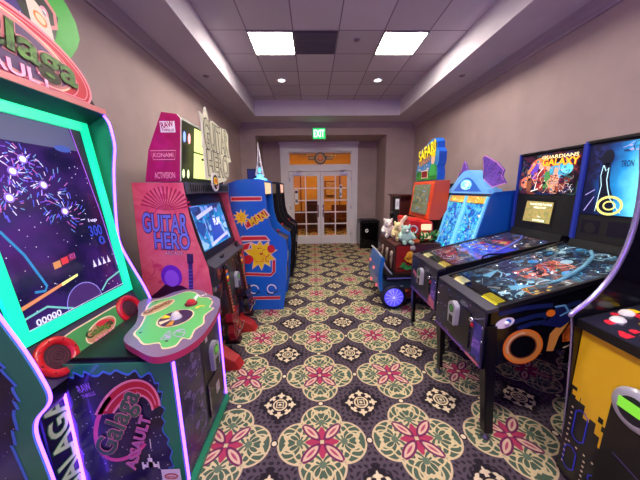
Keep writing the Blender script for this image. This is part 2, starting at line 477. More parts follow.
for n, x0, x1, hx in ((1, -.662, .228, .16), (2, .236, 1.125, .305)):
    b = B(); y0, y1 = YA+.0, YA+.045
    st = .12; g0, g1, z0, z1 = x0+st, x1-st+.03, .27, 2.0
    if n == 2: g0, g1 = x0+st-.03, x1-st
    b.box(x0, g0, y0, y1, .01, 2.125, DOORW).box(g1, x1, y0, y1, .01, 2.125, DOORW)
    b.box(g0, g1, y0, y1, .01, z0, DOORW).box(g0, g1, y0, y1, z1, 2.125, DOORW)
    xm = (g0+g1)/2; b.box(xm-.017, xm+.017, y0+.006, y1-.006, z0, z1, DOORW)
    for k in range(1, 5):
        z = z0+(z1-z0)*k/5
        b.box(g0, xm-.017, y0+.006, y1-.006, z-.017, z+.017, DOORW).box(xm+.017, g1, y0+.006, y1-.006, z-.017, z+.017, DOORW)
    d = struct(b, 'door_%d' % n)
    B().box(g0, g1, y0+.02, y0+.025, z0, z1, GLASS).build('glass', d)
    h = B(); h.tube([(hx, y0-.002, .86), (hx, y0-.05, .88), (hx, y0-.055, 1.0), (hx, y0-.05, 1.12), (hx, y0-.002, 1.14)], .012, CHROME)
    h.box(hx-.022, hx+.022, y0-.006, y0, .82, 1.18, CHROME); h.build('handle', d)
    c = B(); cx = x0+.2 if n == 1 else x1-.22
    c.box(cx-.12, cx+.1, y0-.06, y0, 2.03, 2.09, SILVER); c.tube([(cx, y0-.03, 2.10), (cx+.16*(1 if n == 1 else -1), y0-.2, 2.13), (cx+.05, y0-.05, 2.16)], .012, SILVER)
    c.build('door_closer', d)
    h = B(); hxx = x0+.004 if n == 1 else x1-.004
    for z in (.3, 1.1, 1.9): h.cyl((hxx, y0-.008, z-.05), (hxx, y0-.008, z+.05), .009, CHROME, 8)
    h.build('hinge', d)
# thin white upright sheets with darker bars on the door glass
PAPER = mat('paper', (225, 228, 232), .7)
for (xa, xb, za, zb, lab) in ((-.52, -.42, 1.2, 1.62, 'white upright notice taped inside the left door glass'), (.79, .86, 1.38, 1.75, 'narrow white notice on the upper right door glass')):
    b = B(); F = FY(YA-.004); b.fbox(F, xa, xb, za, zb, -.0012, .0012, PAPER)
    b.rect(F, xa+.01, xb-.01, zb-.1, zb-.03, NAVY, .002); b.rect(F, xa+.015, xb-.015, za+.05, za+.14, mat('grey_ink', (130, 130, 135)), .002)
    b.build('sheet', None, lab, 'sheet')
# emblem over the doors
b = B(); F = FY(YA-.012); GOLD = mat('gold_ink', (214, 160, 60), .4)
DK = mat('dark_emblem', (44, 30, 40), .4)
x = .235; z = 2.50
b.fprism(F, [(x-.36, z+.05), (x+.36, z+.05), (x+.34, z-.05), (x-.34, z-.05)], -.02, .0, DK)
b.fprism(F, [(x+.165*math.cos(t), z-.015+.165*math.sin(t)) for t in [2*PI*i/26 for i in range(26)]], -.02, .008, DK)
b.ell(F, x, z-.015, .125, .125, GOLD, .0095); b.ell(F, x, z-.015, .085, .085, DK, .0105)
b.poly(F, [(x, z+.14), (x+.05, z+.03), (x+.1, z), (x+.05, z-.04), (x, z-.1), (x-.05, z-.04), (x-.1, z), (x-.05, z+.03)], ORANGE, .0115)
for sx in (-1, 1):
    for k in range(4): b.rect(F, x+sx*.2-.0+sx*k*.04-.014, x+sx*.2+sx*k*.04+.014, z-.025, z+.03, GOLD, .002)
b.build('emblem_sign', None, 'dark winged round emblem mounted across the transom window', 'sign')

# ---- hall beyond the doors
HW = plaster('hall_wall', (214, 168, 92), .06); WOOD = noisemat('hall_wood', [(.3, (70, 36, 22)), (.7, (110, 60, 34))], 5)
b = B(); b.box(-2.2, 2.7, YA+3.2, YA+3.3, 0, 3, HW).box(-2.3, -2.2, YA+.1, YA+3.3, 0, 3, HW).box(2.7, 2.8, YA+.1, YA+3.3, 0, 3, HW)
b.box(-2.2, 2.7, YA+3.17, YA+3.2, 0, .75, WOOD)
for k in range(5): b.box(-1.3+k*.8, -1.26+k*.8, YA+3.15, YA+3.2, 0, 2.6, WOOD)
struct(b, 'wall_hall')
struct(B().box(-2.3, 2.8, YA+.1, YA+3.3, 3.0, 3.08, TRIMW), 'ceiling_hall')
WARM = mat('warm_lamp', (255, 205, 130), .5, es=22, ecol=(255, 196, 110))
for i, xx in enumerate((-.9, .3, 1.5)):
    B().lathe((xx, YA+1.6, 2.99), [(0, -.05), (.22, -.05), (.25, -.03), (.25, .0)], WARM).build('ceiling_lamp', None, ['warm round ceiling lamp in the hall beyond the left door', 'warm round ceiling lamp in the hall, middle of three', 'warm round ceiling lamp in the hall beyond the right door'][i], 'lamp', None)
# things glimpsed in the hall
b = B(); b.box(-.25, .2, YA+2.2, YA+2.7, 0, 1.15, WOOD).box(-.28, .23, YA+2.17, YA+2.73, 1.15, 1.19, BLACK)
b.rect(FY(YA+2.2), -.18, .13, .15, 1.05, mat('hall_dark', (46, 26, 40)), .004); b.build('hall_cabinet', None, 'dark wooden cabinet seen through the left glass door', 'cabinet')
b = B(); b.box(.75, 1.35, YA+2.3, YA+2.9, .4, .5, WOOD).box(.75, 1.35, YA+2.82, YA+2.9, .5, 1.0, WOOD)
for xx in (.76, 1.3):
    for yy in (YA+2.32, YA+2.85): b.box(xx, xx+.045, yy, yy+.045, 0, .4, WOOD)
b.build('hall_bench', None, 'brown wooden bench seen through the right glass door', 'bench')
b = B(); F = FY(YA+3.16); b.fbox(F, .5, .95, 1.35, 1.95, 0, .03, WOOD); b.rect(F, .54, .91, 1.39, 1.91, noisemat('picture', [(.3, (150, 110, 60)), (.6, (210, 180, 120))], 6), .033)
b.build('framed_picture', None, 'framed picture on the hall wall beyond the right door', 'picture')

# ---- ceiling fittings
PAN = mat('light_diffuser', (255, 252, 244), .5, es=PANEL_E, ecol=(255, 246, 232))
def panel(x0, y0, label):
    S = .555
    t = thing('ceiling_light', (x0+S/2, y0+S/2, CEI), label, 'ceiling light')
    b = B(); fr = .016
    for q in ((x0, x0+S, y0, y0+fr), (x0, x0+S, y0+S-fr, y0+S), (x0, x0+fr, y0+fr, y0+S-fr), (x0+S-fr, x0+S, y0+fr, y0+S-fr)): b.box(*q, CEI-.018, CEI-.001, mat('fitting_frame', (120, 112, 118), .5))
    b.build('frame', t)
    b = B()
    for i in range(3): b.box(x0+fr, x0+S-fr, y0+fr+i*(S-2*fr)/3+.004, y0+fr+(i+1)*(S-2*fr)/3-.004, CEI-.012, CEI-.002, PAN)
    b.build('diffuser', t)
panel(-.757, 3.545, 'square white light panel in the ceiling grid, left of the dark grille')
panel(.908, 3.545, 'square white light panel in the ceiling grid on the right side')
panel(-.757, .215, 'square white light panel assumed out of view nearer the camera, over the left cabinets')  # assumed second pair, unseen, extends the room lighting toward the camera
panel(.908, .215, 'square white light panel assumed out of view nearer the camera, over the right machines')
b = B(); F = Fr((0, 0, CEI-.002), (1, 0, 0), (0, -1, 0)); GR = mat('grille_dark', (76, 68, 80), .6)
b.box(-.202+.012, .353-.012, 3.557, 4.088, CEI-.012, CEI-.001, GR)
for k in range(14): b.box(-.18, .33, 3.575+k*.037, 3.59+k*.037, CEI-.02, CEI-.012, mat('grille_slat', (104, 94, 108), .5))
b.build('air_grille', None, 'dark square return air grille between the two light panels', 'vent')
DL = mat('downlight_lamp', (255, 255, 255), .4, es=5)
for i, (xx, lab) in enumerate(((-.505, 'small round recessed downlight near the left of the tray ceiling'), (1.186, 'small round recessed downlight near the right of the tray ceiling'))):
    t = thing('downlight', (xx, 5.0, CEI), lab, 'light', 'recessed downlights')
    B().lathe((xx, 5.0, CEI), [(.055, -.004), (.085, -.012), (.09, 0)], WHITE).build('trim_ring', t)
    B().lathe((xx, 5.0, CEI), [(0, -.006), (.055, -.006)], DL).build('lamp', t)
for (xx, yy, zz, lab) in ((.607, 3.753, CEI, 'small white sprinkler head in the ceiling tile beside the right light panel'), (-1.469, 4.067, SOF, 'small sprinkler head under the left soffit'), (2.187, 4.069, SOF, 'small sprinkler head under the right soffit')):
    b = B(); b.lathe((xx, yy, zz), [(.0, -.02), (.015, -.02), (.018, -.006), (.042, -.004), (.044, 0)], mat('sprinkler_metal', (140, 124, 140), .4, .4)); b.build('sprinkler', None, lab, 'sprinkler')
# exit sign
t = thing('exit_sign', (.185, YF, 2.96), 'green lit EXIT sign on the wall above the doorway', 'sign')
F = FY(YF-.055); EG = mat('exit_green', (30, 200, 100), .4, es=1.0, ecol=(20, 190, 90))
B().box(.02, .35, YF-.053, YF-.02, 2.82, 3.09, mat('exit_case', (70, 140, 100), .4)).box(.13, .24, YF-.02, YF, 2.88, 3.03, WHITE).build('housing', t)
b = B(); b.fbox(F, .035, .335, 2.835, 3.075, 0, .004, EG); b.text(F, 'EXIT', .06, .31, 2.875, 3.035, mat('exit_letters', (210, 255, 225), .4, es=1.6), .006); b.build('sign_face', t)

# black bin
t = thing('trash_bin', (1.53, 7.2, 0), 'black square trash bin standing beside the double doors', 'bin')
b = B(); r = .05; BX0, BX1, BY0, BY1 = 1.28, 1.79, 6.95, 7.44
def rr(x0, x1, y0, y1, r): return arc(x1-r, y0+r, r, -PI/2, 0, 5)+arc(x1-r, y1-r, r, 0, PI/2, 5)+arc(x0+r, y1-r, r, PI/2, PI, 5)+arc(x0+r, y0+r, r, PI, 1.5*PI, 5)
b.prism(rr(BX0, BX1, BY0, BY1, .05), 'z', 0.0, .70, GLOSS); b.build('bin_body', t)
B().prism(rr(BX0-.012, BX1+.012, BY0-.012, BY1+.012, .05), 'z', .705, .765, BLACK).prism(rr(BX0+.03, BX1-.03, BY0+.03, BY1-.03, .05), 'z', .765, .79, BLACK).build('lid', t)
b = B(); F = FY(BY0); b.ell(F, 1.46, .5, .045, .05, WHITEI, .003); b.ell(F, 1.46, .5, .02, .024, BLACK, .005); b.build('sticker', t, 'white round sticker')

# ================================================================ LEFT ROW
GDK = mat('cabinet_green', (34, 132, 92), .35, coat=.4)
STAR = starmat('star_art', (12, 9, 38), base2=(40, 24, 96))
STARP = starmat('star_purple', (30, 10, 66), base2=(60, 30, 120))
FLB = mat('flame_blue', (84, 136, 222), .45)
LOGOG = noisemat('logo_green', [(.35, (24, 44, 22)), (.6, (84, 140, 44))], 14)
LOGOD = noisemat('logo_dark', [(.3, (40, 70, 60)), (.7, (90, 130, 90))], 25)
COPPER = mat('copper_edge', (214, 130, 130), .35)
TEAL = mat('teal_led_frame', (20, 220, 160), .35, es=.75, ecol=(20, 230, 165))

def jag(pts, amp, seed, sub=5):
    """flame-like jagged closed outline"""
    R = random.Random(seed); out = []; n = len(pts)
    c = Vector((sum(p[0] for p in pts)/n, sum(p[1] for p in pts)/n))
    for i in range(n):
        a = Vector(pts[i]); b2 = Vector(pts[(i+1) % n])
        for k in range(sub):
            p = a.lerp(b2, k/sub); d = (p-c).normalized()
            q = amp*(1 if k % 2 else -.4)*R.uniform(.4, 1.1)
            out.append((p.x+d.x*q, p.y+d.y*q))
    return smooth(out, 3)
def card_reader(F, a, b, sc, parent, disp=LCDG, purple=False):
    """rounded swipe reader with a small display and slot"""
    body = B(); w_, h_ = .045*sc, .085*sc
    ol = arc(a, b+h_*.3, w_, 0, PI, 12)+[(a-w_*.85, b-h_), (a+w_*.85, b-h_)]
    body.fprism(F, ol, 0, .035, SILVER)
    body.rect(F, a-w_*.5, a+w_*.5, b-h_*.95, b-h_*.3, BLACK, .0365)
    r = body.build('card_reader', parent, 'silver card reader', bevel=.003)
    d = B(); d.ell(F, a, b+h_*.25, w_*.62, w_*.62, BLACK, .037); d.rect(F, a-w_*.45, a+w_*.45, b+h_*.05, b+h_*.5, disp, .0385)
    d.build('display', r)
def joystick(b, c, m=RED, h=.07):
    c = Vector(c); b.cyl(c, c+Vector((0, 0, h)), .006, CHROME, 8); b.ball(c+Vector((0, 0, h+.012)), .018, m, 12)
def button(b, c, m, r=.016):
    c = Vector(c); b.lathe(c, [(0, .012), (r*.7, .012), (r*.8, .006), (r, .005), (r, 0)], m, 14)

# ---------------------------------------------------------------- space shooter cabinet
GY0, GY1 = 1.037, 1.795
g = thing('arcade_cabinet', (-1.4, 1.416, 0), 'large green and purple space shooter arcade cabinet with teal-framed screen, nearest on the left', 'arcade machine')
prof = [(-1.73, 0), (-1.245, 0), (-1.255, .27), (-1.268, .42), (-1.278, .55), (-1.255, .63), (-1.20, .69), (-1.178, .735), (-1.185, .80), (-1.23, .95), (-1.30, 1.12), (-1.35, 1.26), (-1.355, 1.37), (-1.338, 1.57), (-1.313, 1.77), (-1.285, 1.9), (-1.288, 1.99), (-1.30, 2.06), (-1.34, 2.11), (-1.42, 2.135), (-1.73, 2.135)]
for nm, y0, y1, out in (('near', GY0-.024, GY0, -1), ('far', GY1, GY1+.024, 1)):
    b = B(); b.prism([prof[0]]+smooth(prof[1:-1], 3, False)+[prof[-1]], 'y', y0, y1, GDK)
    if out < 0:
        F = FY(y0)
        inner = [(-1.72, .02), (-1.36, .02), (-1.34, .25), (-1.37, .5), (-1.31, .68), (-1.29, .80), (-1.36, 1.0), (-1.45, 1.25), (-1.44, 1.6), (-1.40, 1.85), (-1.42, 2.05), (-1.72, 2.1)]
        b.poly(F, jag(inner, .035, 3), FLB, .002); b.poly(F, jag([(x-.014 if x > -1.7 else x, z) for x, z in inner], .035, 3), STAR, .003)
        b.blots(F, -1.70, -1.45, .05, .35, [mat('asteroid', (120, 100, 110), .8), mat('asteroid2', (80, 66, 80), .8)], 12, 4, .04, .1, .004, 0)
    sp = b.build('side_panel', g)
    led = B(); path = [(x+.006, (y0+y1)/2, z) for x, z in smooth(prof[1:-1], 3, False)]
    led.tube(path, .0065, LED, 6); led.build('led_strip', sp, 'glowing purple LED edge strip')
# body behind
b = B()
b.prism([(-1.72, .02), (-1.27, .02), (-1.27, .58), (-1.24, .64), (-1.215, .72), (-1.235, .80), (-1.31, .93), (-1.43, 2.06), (-1.72, 2.1)], 'y', GY0+.001, GY1-.001, BLACK)
b.build('body', g)
F = FX(-1.268)
b = B(); b.fbox(F, GY0+.004, 1.158, .03, .66, 0, .012, mat('front_dark', (24, 20, 60), .35))
b.text(F, 'GALAGA', 1.099-.29, 1.099+.29, .37-.046, .37+.046, mat('pale_green_letters', (214, 242, 178), .5), .016, rot=PI/2, outline=GREEN, ow=.05)
b.build('front_panel', g, 'dark lower front panel with stacked pale green letters')
# sloped speaker deck
u = Vector((0, 1, 0)); v = Vector((-.095, 0, .19)).normalized()
SD = Fr((-1.212, 0, .735), u, v); LN = .215
b = B(); b.fbox(SD, GY0+.003, GY1-.003, 0, LN, 0, .006, mat('deck_purple', (70, 54, 84), .4))
b.poly(SD, [(1.12, .03), (1.30, .015), (1.56, .015), (1.74, .04), (1.74, .17), (1.58, .185), (1.30, .185), (1.12, .17)], CREAM, .008)
b.poly(SD, [(1.13, .036), (1.30, .022), (1.56, .022), (1.73, .045), (1.73, .165), (1.57, .178), (1.30, .178), (1.13, .163)], GREEN, .0095)
b.ell(SD, 1.43, .105, .115, .052, CREAM, .0105, .15); b.ell(SD, 1.43, .105, .108, .045, mat('logo_tan', (190, 140, 96), .5), .0115, .15)
b.ell(SD, 1.47, .125, .06, .02, REDI, .0125, -.3)
b.text(SD, 'Galaga', 1.33, 1.51, .085, .135, LOGOG, .013, outline=mat('logo_outline', (60, 50, 30), .5), ow=.03); b.text(SD, 'ASSAULT', 1.35, 1.50, .062, .08, PINKL, .013)
b.build('speaker_deck', g, 'green sloped deck with cream flame border')
for yc in (1.165, 1.675):
    b = B(); c = SD.P(yc, .112, .006); b.lathe(c, [(.098, 0), (.1, .012), (.088, .02), (.066, .018), (.06, .004)], RED, 36, SD.n)
    for k in range(8):
        t = PI*k/4; b.ball(SD.P(yc+.083*math.cos(t), .112+.083*math.sin(t), .024), .006, mat('dark_red', (120, 10, 20), .4), 6)
    s_ = b.build('speaker_ring', g, 'red speaker ring')
    b = B(); b.lathe(c, [(0, .006), (.04, .008), (.062, .005)], mat('speaker_mesh', (58, 16, 34), .7), 28, SD.n)
    for rr_ in (.015, .03, .045): b.torus(c+SD.n*.008, rr_, .002, SD.n, mat('speaker_rib', (90, 26, 44), .6), 24, 5)
    b.build('speaker_cone', s_)
# screen
sv = Vector((-.118, 0, 1.10)).normalized(); SF = Fr((-1.297, 0, .945), Vector((0, 1, 0)), sv); H = 1.10
FY0, FY1 = 1.052, 1.768; fw = .055
b = B()
for q in ((FY0, FY1, 0, fw), (FY0, FY1, H-fw, H), (FY0, FY0+fw, fw, H-fw), (FY1-fw, FY1, fw, H-fw)): b.fbox(SF, *q, 0, .016, TEAL)
b.build('screen_frame', g, 'glowing teal screen frame')
SCR = starmat('shooter_screen', (14, 14, 48), base2=(52, 26, 92), es=SCREEN_E*.75, rough=.12, scale=30, amt=.07)
def emi(n, c, k=1.0): return mat(n, c, .4, es=k*SCREEN_E)
b = B(); b.fbox(SF, FY0+fw, FY1-fw, fw, H-fw, -.004, .003, SCR)
S0, S1 = FY0+fw, FY1-fw
R = random.Random(8)
def zz(z): return (z-.945)/.994
cols = [emi('spark_white', (190, 185, 220), .8), emi('spark_pink', (170, 90, 170), .6), emi('spark_blue', (60, 80, 200), .7), emi('spark_violet', (96, 60, 190), .7), emi('spark_cyan', (90, 130, 190), .6)]
for (cy, cz, n, ra) in ((1.39, 1.66, 60, .12), (1.27, 1.72, 40, .09), (1.22, 1.60, 40, .09), (1.33, 1.78, 40, .08), (1.46, 1.52, 60, .11)):
    for i in range(n):
        t = R.uniform(0, 2*PI); r1 = R.uniform(.15, 1)*ra; r2 = r1+R.uniform(.01, .03)
        pp = [(cy+r1*math.cos(t), zz(cz)+r1*math.sin(t)), (cy+r2*math.cos(t+.15), zz(cz)+r2*math.sin(t+.15))]
        if all(S0 < p[0] < S1 and fw < p[1] < H-fw for p in pp): b.stroke(SF, pp, .004, R.choice(cols), .0045)
    b.ell(SF, cy, zz(cz), .014, .014, mat('spark_core', (220, 215, 170), .4, es=.9), .006, n=10); b.ell(SF, cy, zz(cz), .022, .022, mat('spark_halo', (120, 90, 190), .4, es=.7), .005, n=12)
b.poly(SF, [(S0, zz(1.86)), (S1-.06, zz(1.86)), (S1-.08, H-fw), (S0, H-fw)], emi('grey_band', (58, 62, 96), .8), .004)
b.ell(SF, 1.56, zz(1.86), .05, .018, emi('planet', (40, 70, 150), .5), .005)
b.poly(SF, [(S1-.07, H-fw), (S1, H-fw), (S1, zz(1.35))], emi('screen_side', (14, 10, 30), .7), .0048)
b.stroke(SF, [(S1-.07, H-fw), (S1-.055, .9), (S1-.02, .55), (S1-.004, .2)], .005, emi('edge_line', (150, 80, 200)), .005)
b.stroke(SF, [(1.14, zz(1.46)), (1.20, zz(1.34)), (1.25, zz(1.17)), (1.235, zz(1.15)), (1.19, zz(1.16))], .012, emi('teal_beam', (40, 120, 170), .6), .005)
for k, c in enumerate(((190, 130, 80), (190, 50, 60), (120, 30, 70))): b.poly(SF, [(1.31+.045*k, zz(1.235+.010*k)), (1.35+.045*k, zz(1.24+.010*k)), (1.35+.045*k, zz(1.275+.010*k)), (1.31+.045*k, zz(1.27+.010*k))], emi('bar%d' % k, c, .55), .005)
b.text(SF, 'C1', 1.405, 1.435, zz(1.268), zz(1.288), cols[1], .006)
b.poly(SF, [(S0+.01, zz(1.10)), (1.42, zz(1.165)), (1.42, zz(1.178)), (S0+.01, zz(1.118))], emi('power_bar', (190, 120, 80), .7), .005)
b.poly(SF, [(1.32, zz(1.142)), (1.42, zz(1.165)), (1.42, zz(1.178)), (1.32, zz(1.158))], emi('power_bar2', (200, 200, 120)), .0055)
b.poly(SF, arc(1.42, fw+.01, .11, 0, PI, 16), emi('dome', (54, 30, 84), .8), .0052)
b.stroke(SF, arc(1.42, fw+.01, .11, 0, PI, 16), .004, emi('dome_line', (120, 110, 190)), .0058)
b.stroke(SF, [(S0, fw+.06), (1.22, fw+.075), (1.30, fw+.03), (1.34, fw+.01)], .01, emi('dome_line2', (90, 150, 150)), .0056)
b.stroke(SF, [(S1-.0, fw+.10), (1.60, fw+.075), (1.54, fw+.03)], .01, emi('dome_line2', (90, 150, 150)), .0056)
b.text(SF, '00000', 1.15, 1.27, fw+.008, fw+.038, cols[0], .007)
b.stroke(SF, [(S0, fw+.004), (S1, fw+.012)], .003, cols[0], .006)
for k in range(4):
    x = 1.53+.036*k; b.poly(SF, [(x, zz(1.18)), (x+.024, zz(1.18)), (x+.018, zz(1.20)), (x+.012, zz(1.225)), (x+.006, zz(1.20))], cols[0], .006)
b.text(SF, '1up', 1.585, 1.645, zz(1.44), zz(1.465), cols[0], .006); b.text(SF, '300', 1.57, 1.66, zz(1.36), zz(1.42), emi('score_blue', (40, 60, 170), .6), .006); b.text(SF, '0', 1.62, 1.66, zz(1.30), zz(1.35), emi('score_blue', (40, 60, 170), .6), .006)
b.build('screen', g, 'dark star field screen with fireworks')
# canopy
b = B(); b.prism([(-1.43, 2.05), (-1.40, 2.045), (-1.30, 2.10), (-1.30, 2.125), (-1.43, 2.14)], 'y', GY0+.001, GY1-.001, mat('canopy_green', (20, 84, 66), .4))
b.box(-1.302, -1.290, GY0+.001, GY1-.001, 2.098, 2.128, COPPER); b.build('canopy', g, 'green canopy with copper-pink front edge')
# topper sign
TF = FX(-1.345)
b = B()
blob = [(1.02, 2.15), (1.72, 2.15), (1.70, 2.22), (1.66, 2.30), (1.665, 2.36), (1.72, 2.43), (1.755, 2.50), (1.745, 2.58), (1.70, 2.645), (1.64, 2.68), (1.57, 2.70), (1.50, 2.78), (1.35, 2.84), (1.15, 2.82), (1.02, 2.76), (.97, 2.6), (.99, 2.4)]
b.fprism(TF, blob, -.02, .0, mat('topper_green', (30, 170, 30), .4))
TA = Fr((-1.345, -.075, .015), (0, 1, 0), (0, 0, 1))
b.poly(TA, [(1.03, 2.3), (1.58, 2.3), (1.63, 2.42), (1.60, 2.5), (1.54, 2.57), (1.50, 2.66), (1.42, 2.74), (1.25, 2.79), (1.08, 2.75), (1.02, 2.6)], CREAM, .003)
b.poly(TA, [(1.04, 2.3), (1.57, 2.3), (1.615, 2.42), (1.585, 2.5), (1.52, 2.56), (1.48, 2.65), (1.41, 2.725), (1.25, 2.775), (1.09, 2.74), (1.035, 2.6)], STARP, .004)
b.poly(TA, [(1.46, 2.53), (1.50, 2.66), (1.62, 2.60), (1.70, 2.52), (1.66, 2.40), (1.56, 2.34)], BLACK, .005)
b.stroke(TA, [(1.44, 2.68), (1.52, 2.635), (1.62, 2.59), (1.68, 2.53), (1.675, 2.46), (1.63, 2.44)], .02, COPPER, .006)
b.ell(TA, 1.62, 2.50, .022, .028, PINKL, .006); b.ell(TA, 1.62, 2.50, .01, .014, WHITEI, .007)
b.text(TA, 'RAW', 1.40, 1.50, 2.525, 2.56, WHITEI, .007, rot=-.1); b.text(TA, 'THRILLS', 1.41, 1.51, 2.495, 2.515, WHITEI, .007, rot=-.1)
b.poly(TA, [(1.53, 2.56), (1.64, 2.485), (1.65, 2.36), (1.54, 2.42)], mat('plate_cream', (240, 214, 196), .5), .007)
b.ell(TA, 1.59, 2.455, .035, .025, ORANGE, .008, -.6); b.ell(TA, 1.59, 2.455, .026, .017, CREAM, .009, -.6)
b.stroke(TA, [(1.12, 2.78), (1.20, 2.6), (1.24, 2.48), (1.3, 2.46)], .012, WHITEI, .006); b.stroke(TA, [(1.33, 2.76), (1.42, 2.7), (1.52, 2.66)], .012, ORANGE, .006)
ob = B(); OC = (1.38, 2.255)
def el(rx, rz, rot=0.0, n=40, c=OC): return [(c[0]+rx*math.cos(t)*math.cos(rot)-rz*math.sin(t)*math.sin(rot), c[1]+rx*math.cos(t)*math.sin(rot)+rz*math.sin(t)*math.cos(rot)) for t in [2*PI*i/n for i in range(n)]]
def clip(pts, z): return [(a, max(c, z)) for a, c in pts]
tb = b.build('topper', g, 'green and purple die-cut topper sign')
ob.fprism(TF, clip(el(.36, .175, -.20), 2.133), .012, .03, PINKL)
ob.poly(TF, clip(el(.345, .16, -.20), 2.14), REDI, .0315)
for k, (rx, rz) in enumerate(((.325, .145), (.295, .13))): ob.stroke(TF, clip(el(rx, rz, -.20, c=(OC[0]-.03*k, OC[1])), 2.145), .006, PINKL, .033+.001*k, True)
ob.poly(TF, clip(el(.29, .13, -.22, c=(1.32, 2.27)), 2.145), CREAM, .0335); ob.poly(TF, clip(el(.28, .12, -.22, c=(1.32, 2.27)), 2.15), COPPER, .0342); ob.poly(TF, clip(el(.265, .105, -.22, c=(1.32, 2.27)), 2.155), mat('deep_purple', (96, 70, 110), .5), .0345)
ob.text(TF, 'Galaga', 1.03, 1.63, 2.195, 2.36, mat('brown_red', (120, 50, 46), .5), .0362, rot=-.15, outline=COPPER, ow=.075)
ob.text(TF, 'Galaga', 1.03, 1.63, 2.195, 2.36, LOGOG, .0405, rot=-.15, outline=mat('logo_edge', (44, 40, 20), .5), ow=.04, fw=.02)
ob.text(TF, 'ASSAULT', 1.02, 1.48, 2.142, 2.20, mat('pink_letters', (250, 190, 215), .5), .038, rot=-.04, outline=mat('magenta_edge', (190, 60, 130), .5), ow=.04)
ob.build('logo_plate', tb, 'oval logo plate with red swoosh')
br = B(); br.fprism(FX(-1.38), [(1.70, 2.13), (1.79, 2.13), (1.72, 2.24), (1.70, 2.24)], 0, .04, BLACK); br.build('topper_bracket', g)

# pedestal
PX = -.714; PY0, PY1 = 1.16, 1.79
b = B(); b.box(-1.25, PX, PY0, PY1, .05, .80, mat('pedestal_dark', (20, 14, 44), .3, coat=.3)); b.build('pedestal', g)
b = B(); F = FY(PY0); b.fbox(F, -1.25, PX, .05, .80, 0, .004, GDK)
inn = [(-1.22, .08), (-1.1, .07), (-.95, .07), (-.80, .09), (-.765, .25), (-.79, .42), (-.775, .6), (-.80, .72), (-.95, .76), (-1.1, .75), (-1.22, .74), (-1.235, .4)]
b.poly(F, jag(inn, .022, 11), FLB, .006); b.poly(F, jag([(p[0]*.975-.0255, p[1]*.965+.014) for p in inn], .022, 11), STAR, .0075)
b.poly(F, [(-1.25, .06), (-1.20, .06), (-1.205, .75), (-1.25, .78)], starmat('violet_wash', (66, 40, 150), base2=(100, 66, 190)), .0068)  # violet wash of the LED beside it, painted as a lighter strip
c0 = (-.975, .46); ROT = 1.08
b.stroke(F, [(c0[0]+.245*math.cos(t)*math.cos(ROT)-.135*math.sin(t)*math.sin(ROT), c0[1]+.245*math.cos(t)*math.sin(ROT)+.135*math.sin(t)*math.cos(ROT)) for t in [PI*.35+i*PI*1.05/20 for i in range(21)]], .022, mat('hot_pink', (236, 90, 160), .45), .009)
sw = [(c0[0]+.27*math.cos(t)*math.cos(ROT)-.15*math.sin(t)*math.sin(ROT), c0[1]+.27*math.cos(t)*math.sin(ROT)+.15*math.sin(t)*math.cos(ROT)) for t in [-PI*.28+i*PI*.8/16 for i in range(17)]]
sw2 = [(c0[0]+.02+.19*math.cos(t)*math.cos(ROT)-.10*math.sin(t)*math.sin(ROT), c0[1]-.01+.19*math.cos(t)*math.sin(ROT)+.10*math.sin(t)*math.cos(ROT)) for t in [PI*.45-i*PI*.7/14 for i in range(15)]]
b.poly(F, sw+sw2, REDI, .009); b.stroke(F, sw, .012, PINKL, .0105); b.stroke(F, sw2, .012, PINKL, .0105)
mid = [((p[0]+q[0])/2, (p[1]+q[1])/2) for p, q in zip(sw[1:-1], sw2[::-1])]; b.stroke(F, mid, .007, PINKL, .011)
b.text(F, 'Galaga', c0[0]-.03-.21, c0[0]-.03+.21, c0[1]-.065, c0[1]+.065, LOGOD, .013, rot=ROT, outline=PINKL, ow=.045)
cx, cz = c0[0]+.045, c0[1]-.12
b.text(F, 'ASSAULT', cx-.17, cx+.17, cz-.026, cz+.026, mat('pink_fill', (200, 120, 180), .5), .013, rot=ROT+.12, outline=mat('pink_line2', (255, 130, 170), .5), ow=.05)
b.text(F, 'RAW', -1.175, -1.11, .655, .695, mat('lilac', (170, 120, 230), .5), .01, rot=.3); b.text(F, 'THRILLS', -1.165, -1.095, .625, .645, mat('lilac', (170, 120, 230), .5), .01, rot=.3)
for dx in (0,):   # small pixel ship, generic
    x, z = -.885, .18
    for (p0, p1, q0, q1) in ((-.012, .012, 0, .06), (-.035, .035, 0, .02), (-.045, -.035, -.01, .035), (.035, .045, -.01, .035), (-.02, .02, .02, .035), (-.003, .003, .06, .085)): b.rect(F, x+p0, x+p1, z+q0, z+q1, WHITEI, .010)
b.stroke(F, [(-.87, .30), (-.868, .36)], .004, WHITEI, .01)
b.rect(F, -.835, -.735, .075, .165, WHITEI, .012); b.ell(F, -.785, .12, .036, .02, RED, .0135); b.ell(F, -.785, .12, .029, .013, WHITEI, .0145); b.text(F, 'namco', -.808, -.762, .113, .127, RED, .015)
b.build('side_art_panel', g, 'star field side panel with pink logo lettering')
F = FX(PX)
b = B(); b.fbox(F, PY0+.004, PY1-.004, .06, .79, 0, .005, starmat('front_violet', (26, 12, 60), base2=(54, 24, 96)))
b.blots(F, PY0+.04, PY0+.28, .15, .75, [mat('grey_violet', (120, 100, 160), .4), mat('dim_violet', (70, 44, 120), .4), STAR], 40, 5, .02, .07, .006)
b.rect(F, 1.47, 1.765, .12, .74, BLACK, .0075)
b.build('front_art_panel', g)
b = B(); b.fbox(F, 1.49, 1.745, .14, .38, .0075, .016, mat('coin_door', (28, 24, 40), .35)); b.tube([F.P(1.5, .16, .016), F.P(1.5, .36, .016)], .004, CHROME, 6); b.rect(F, 1.60, 1.66, .22, .30, SILVER, .018)
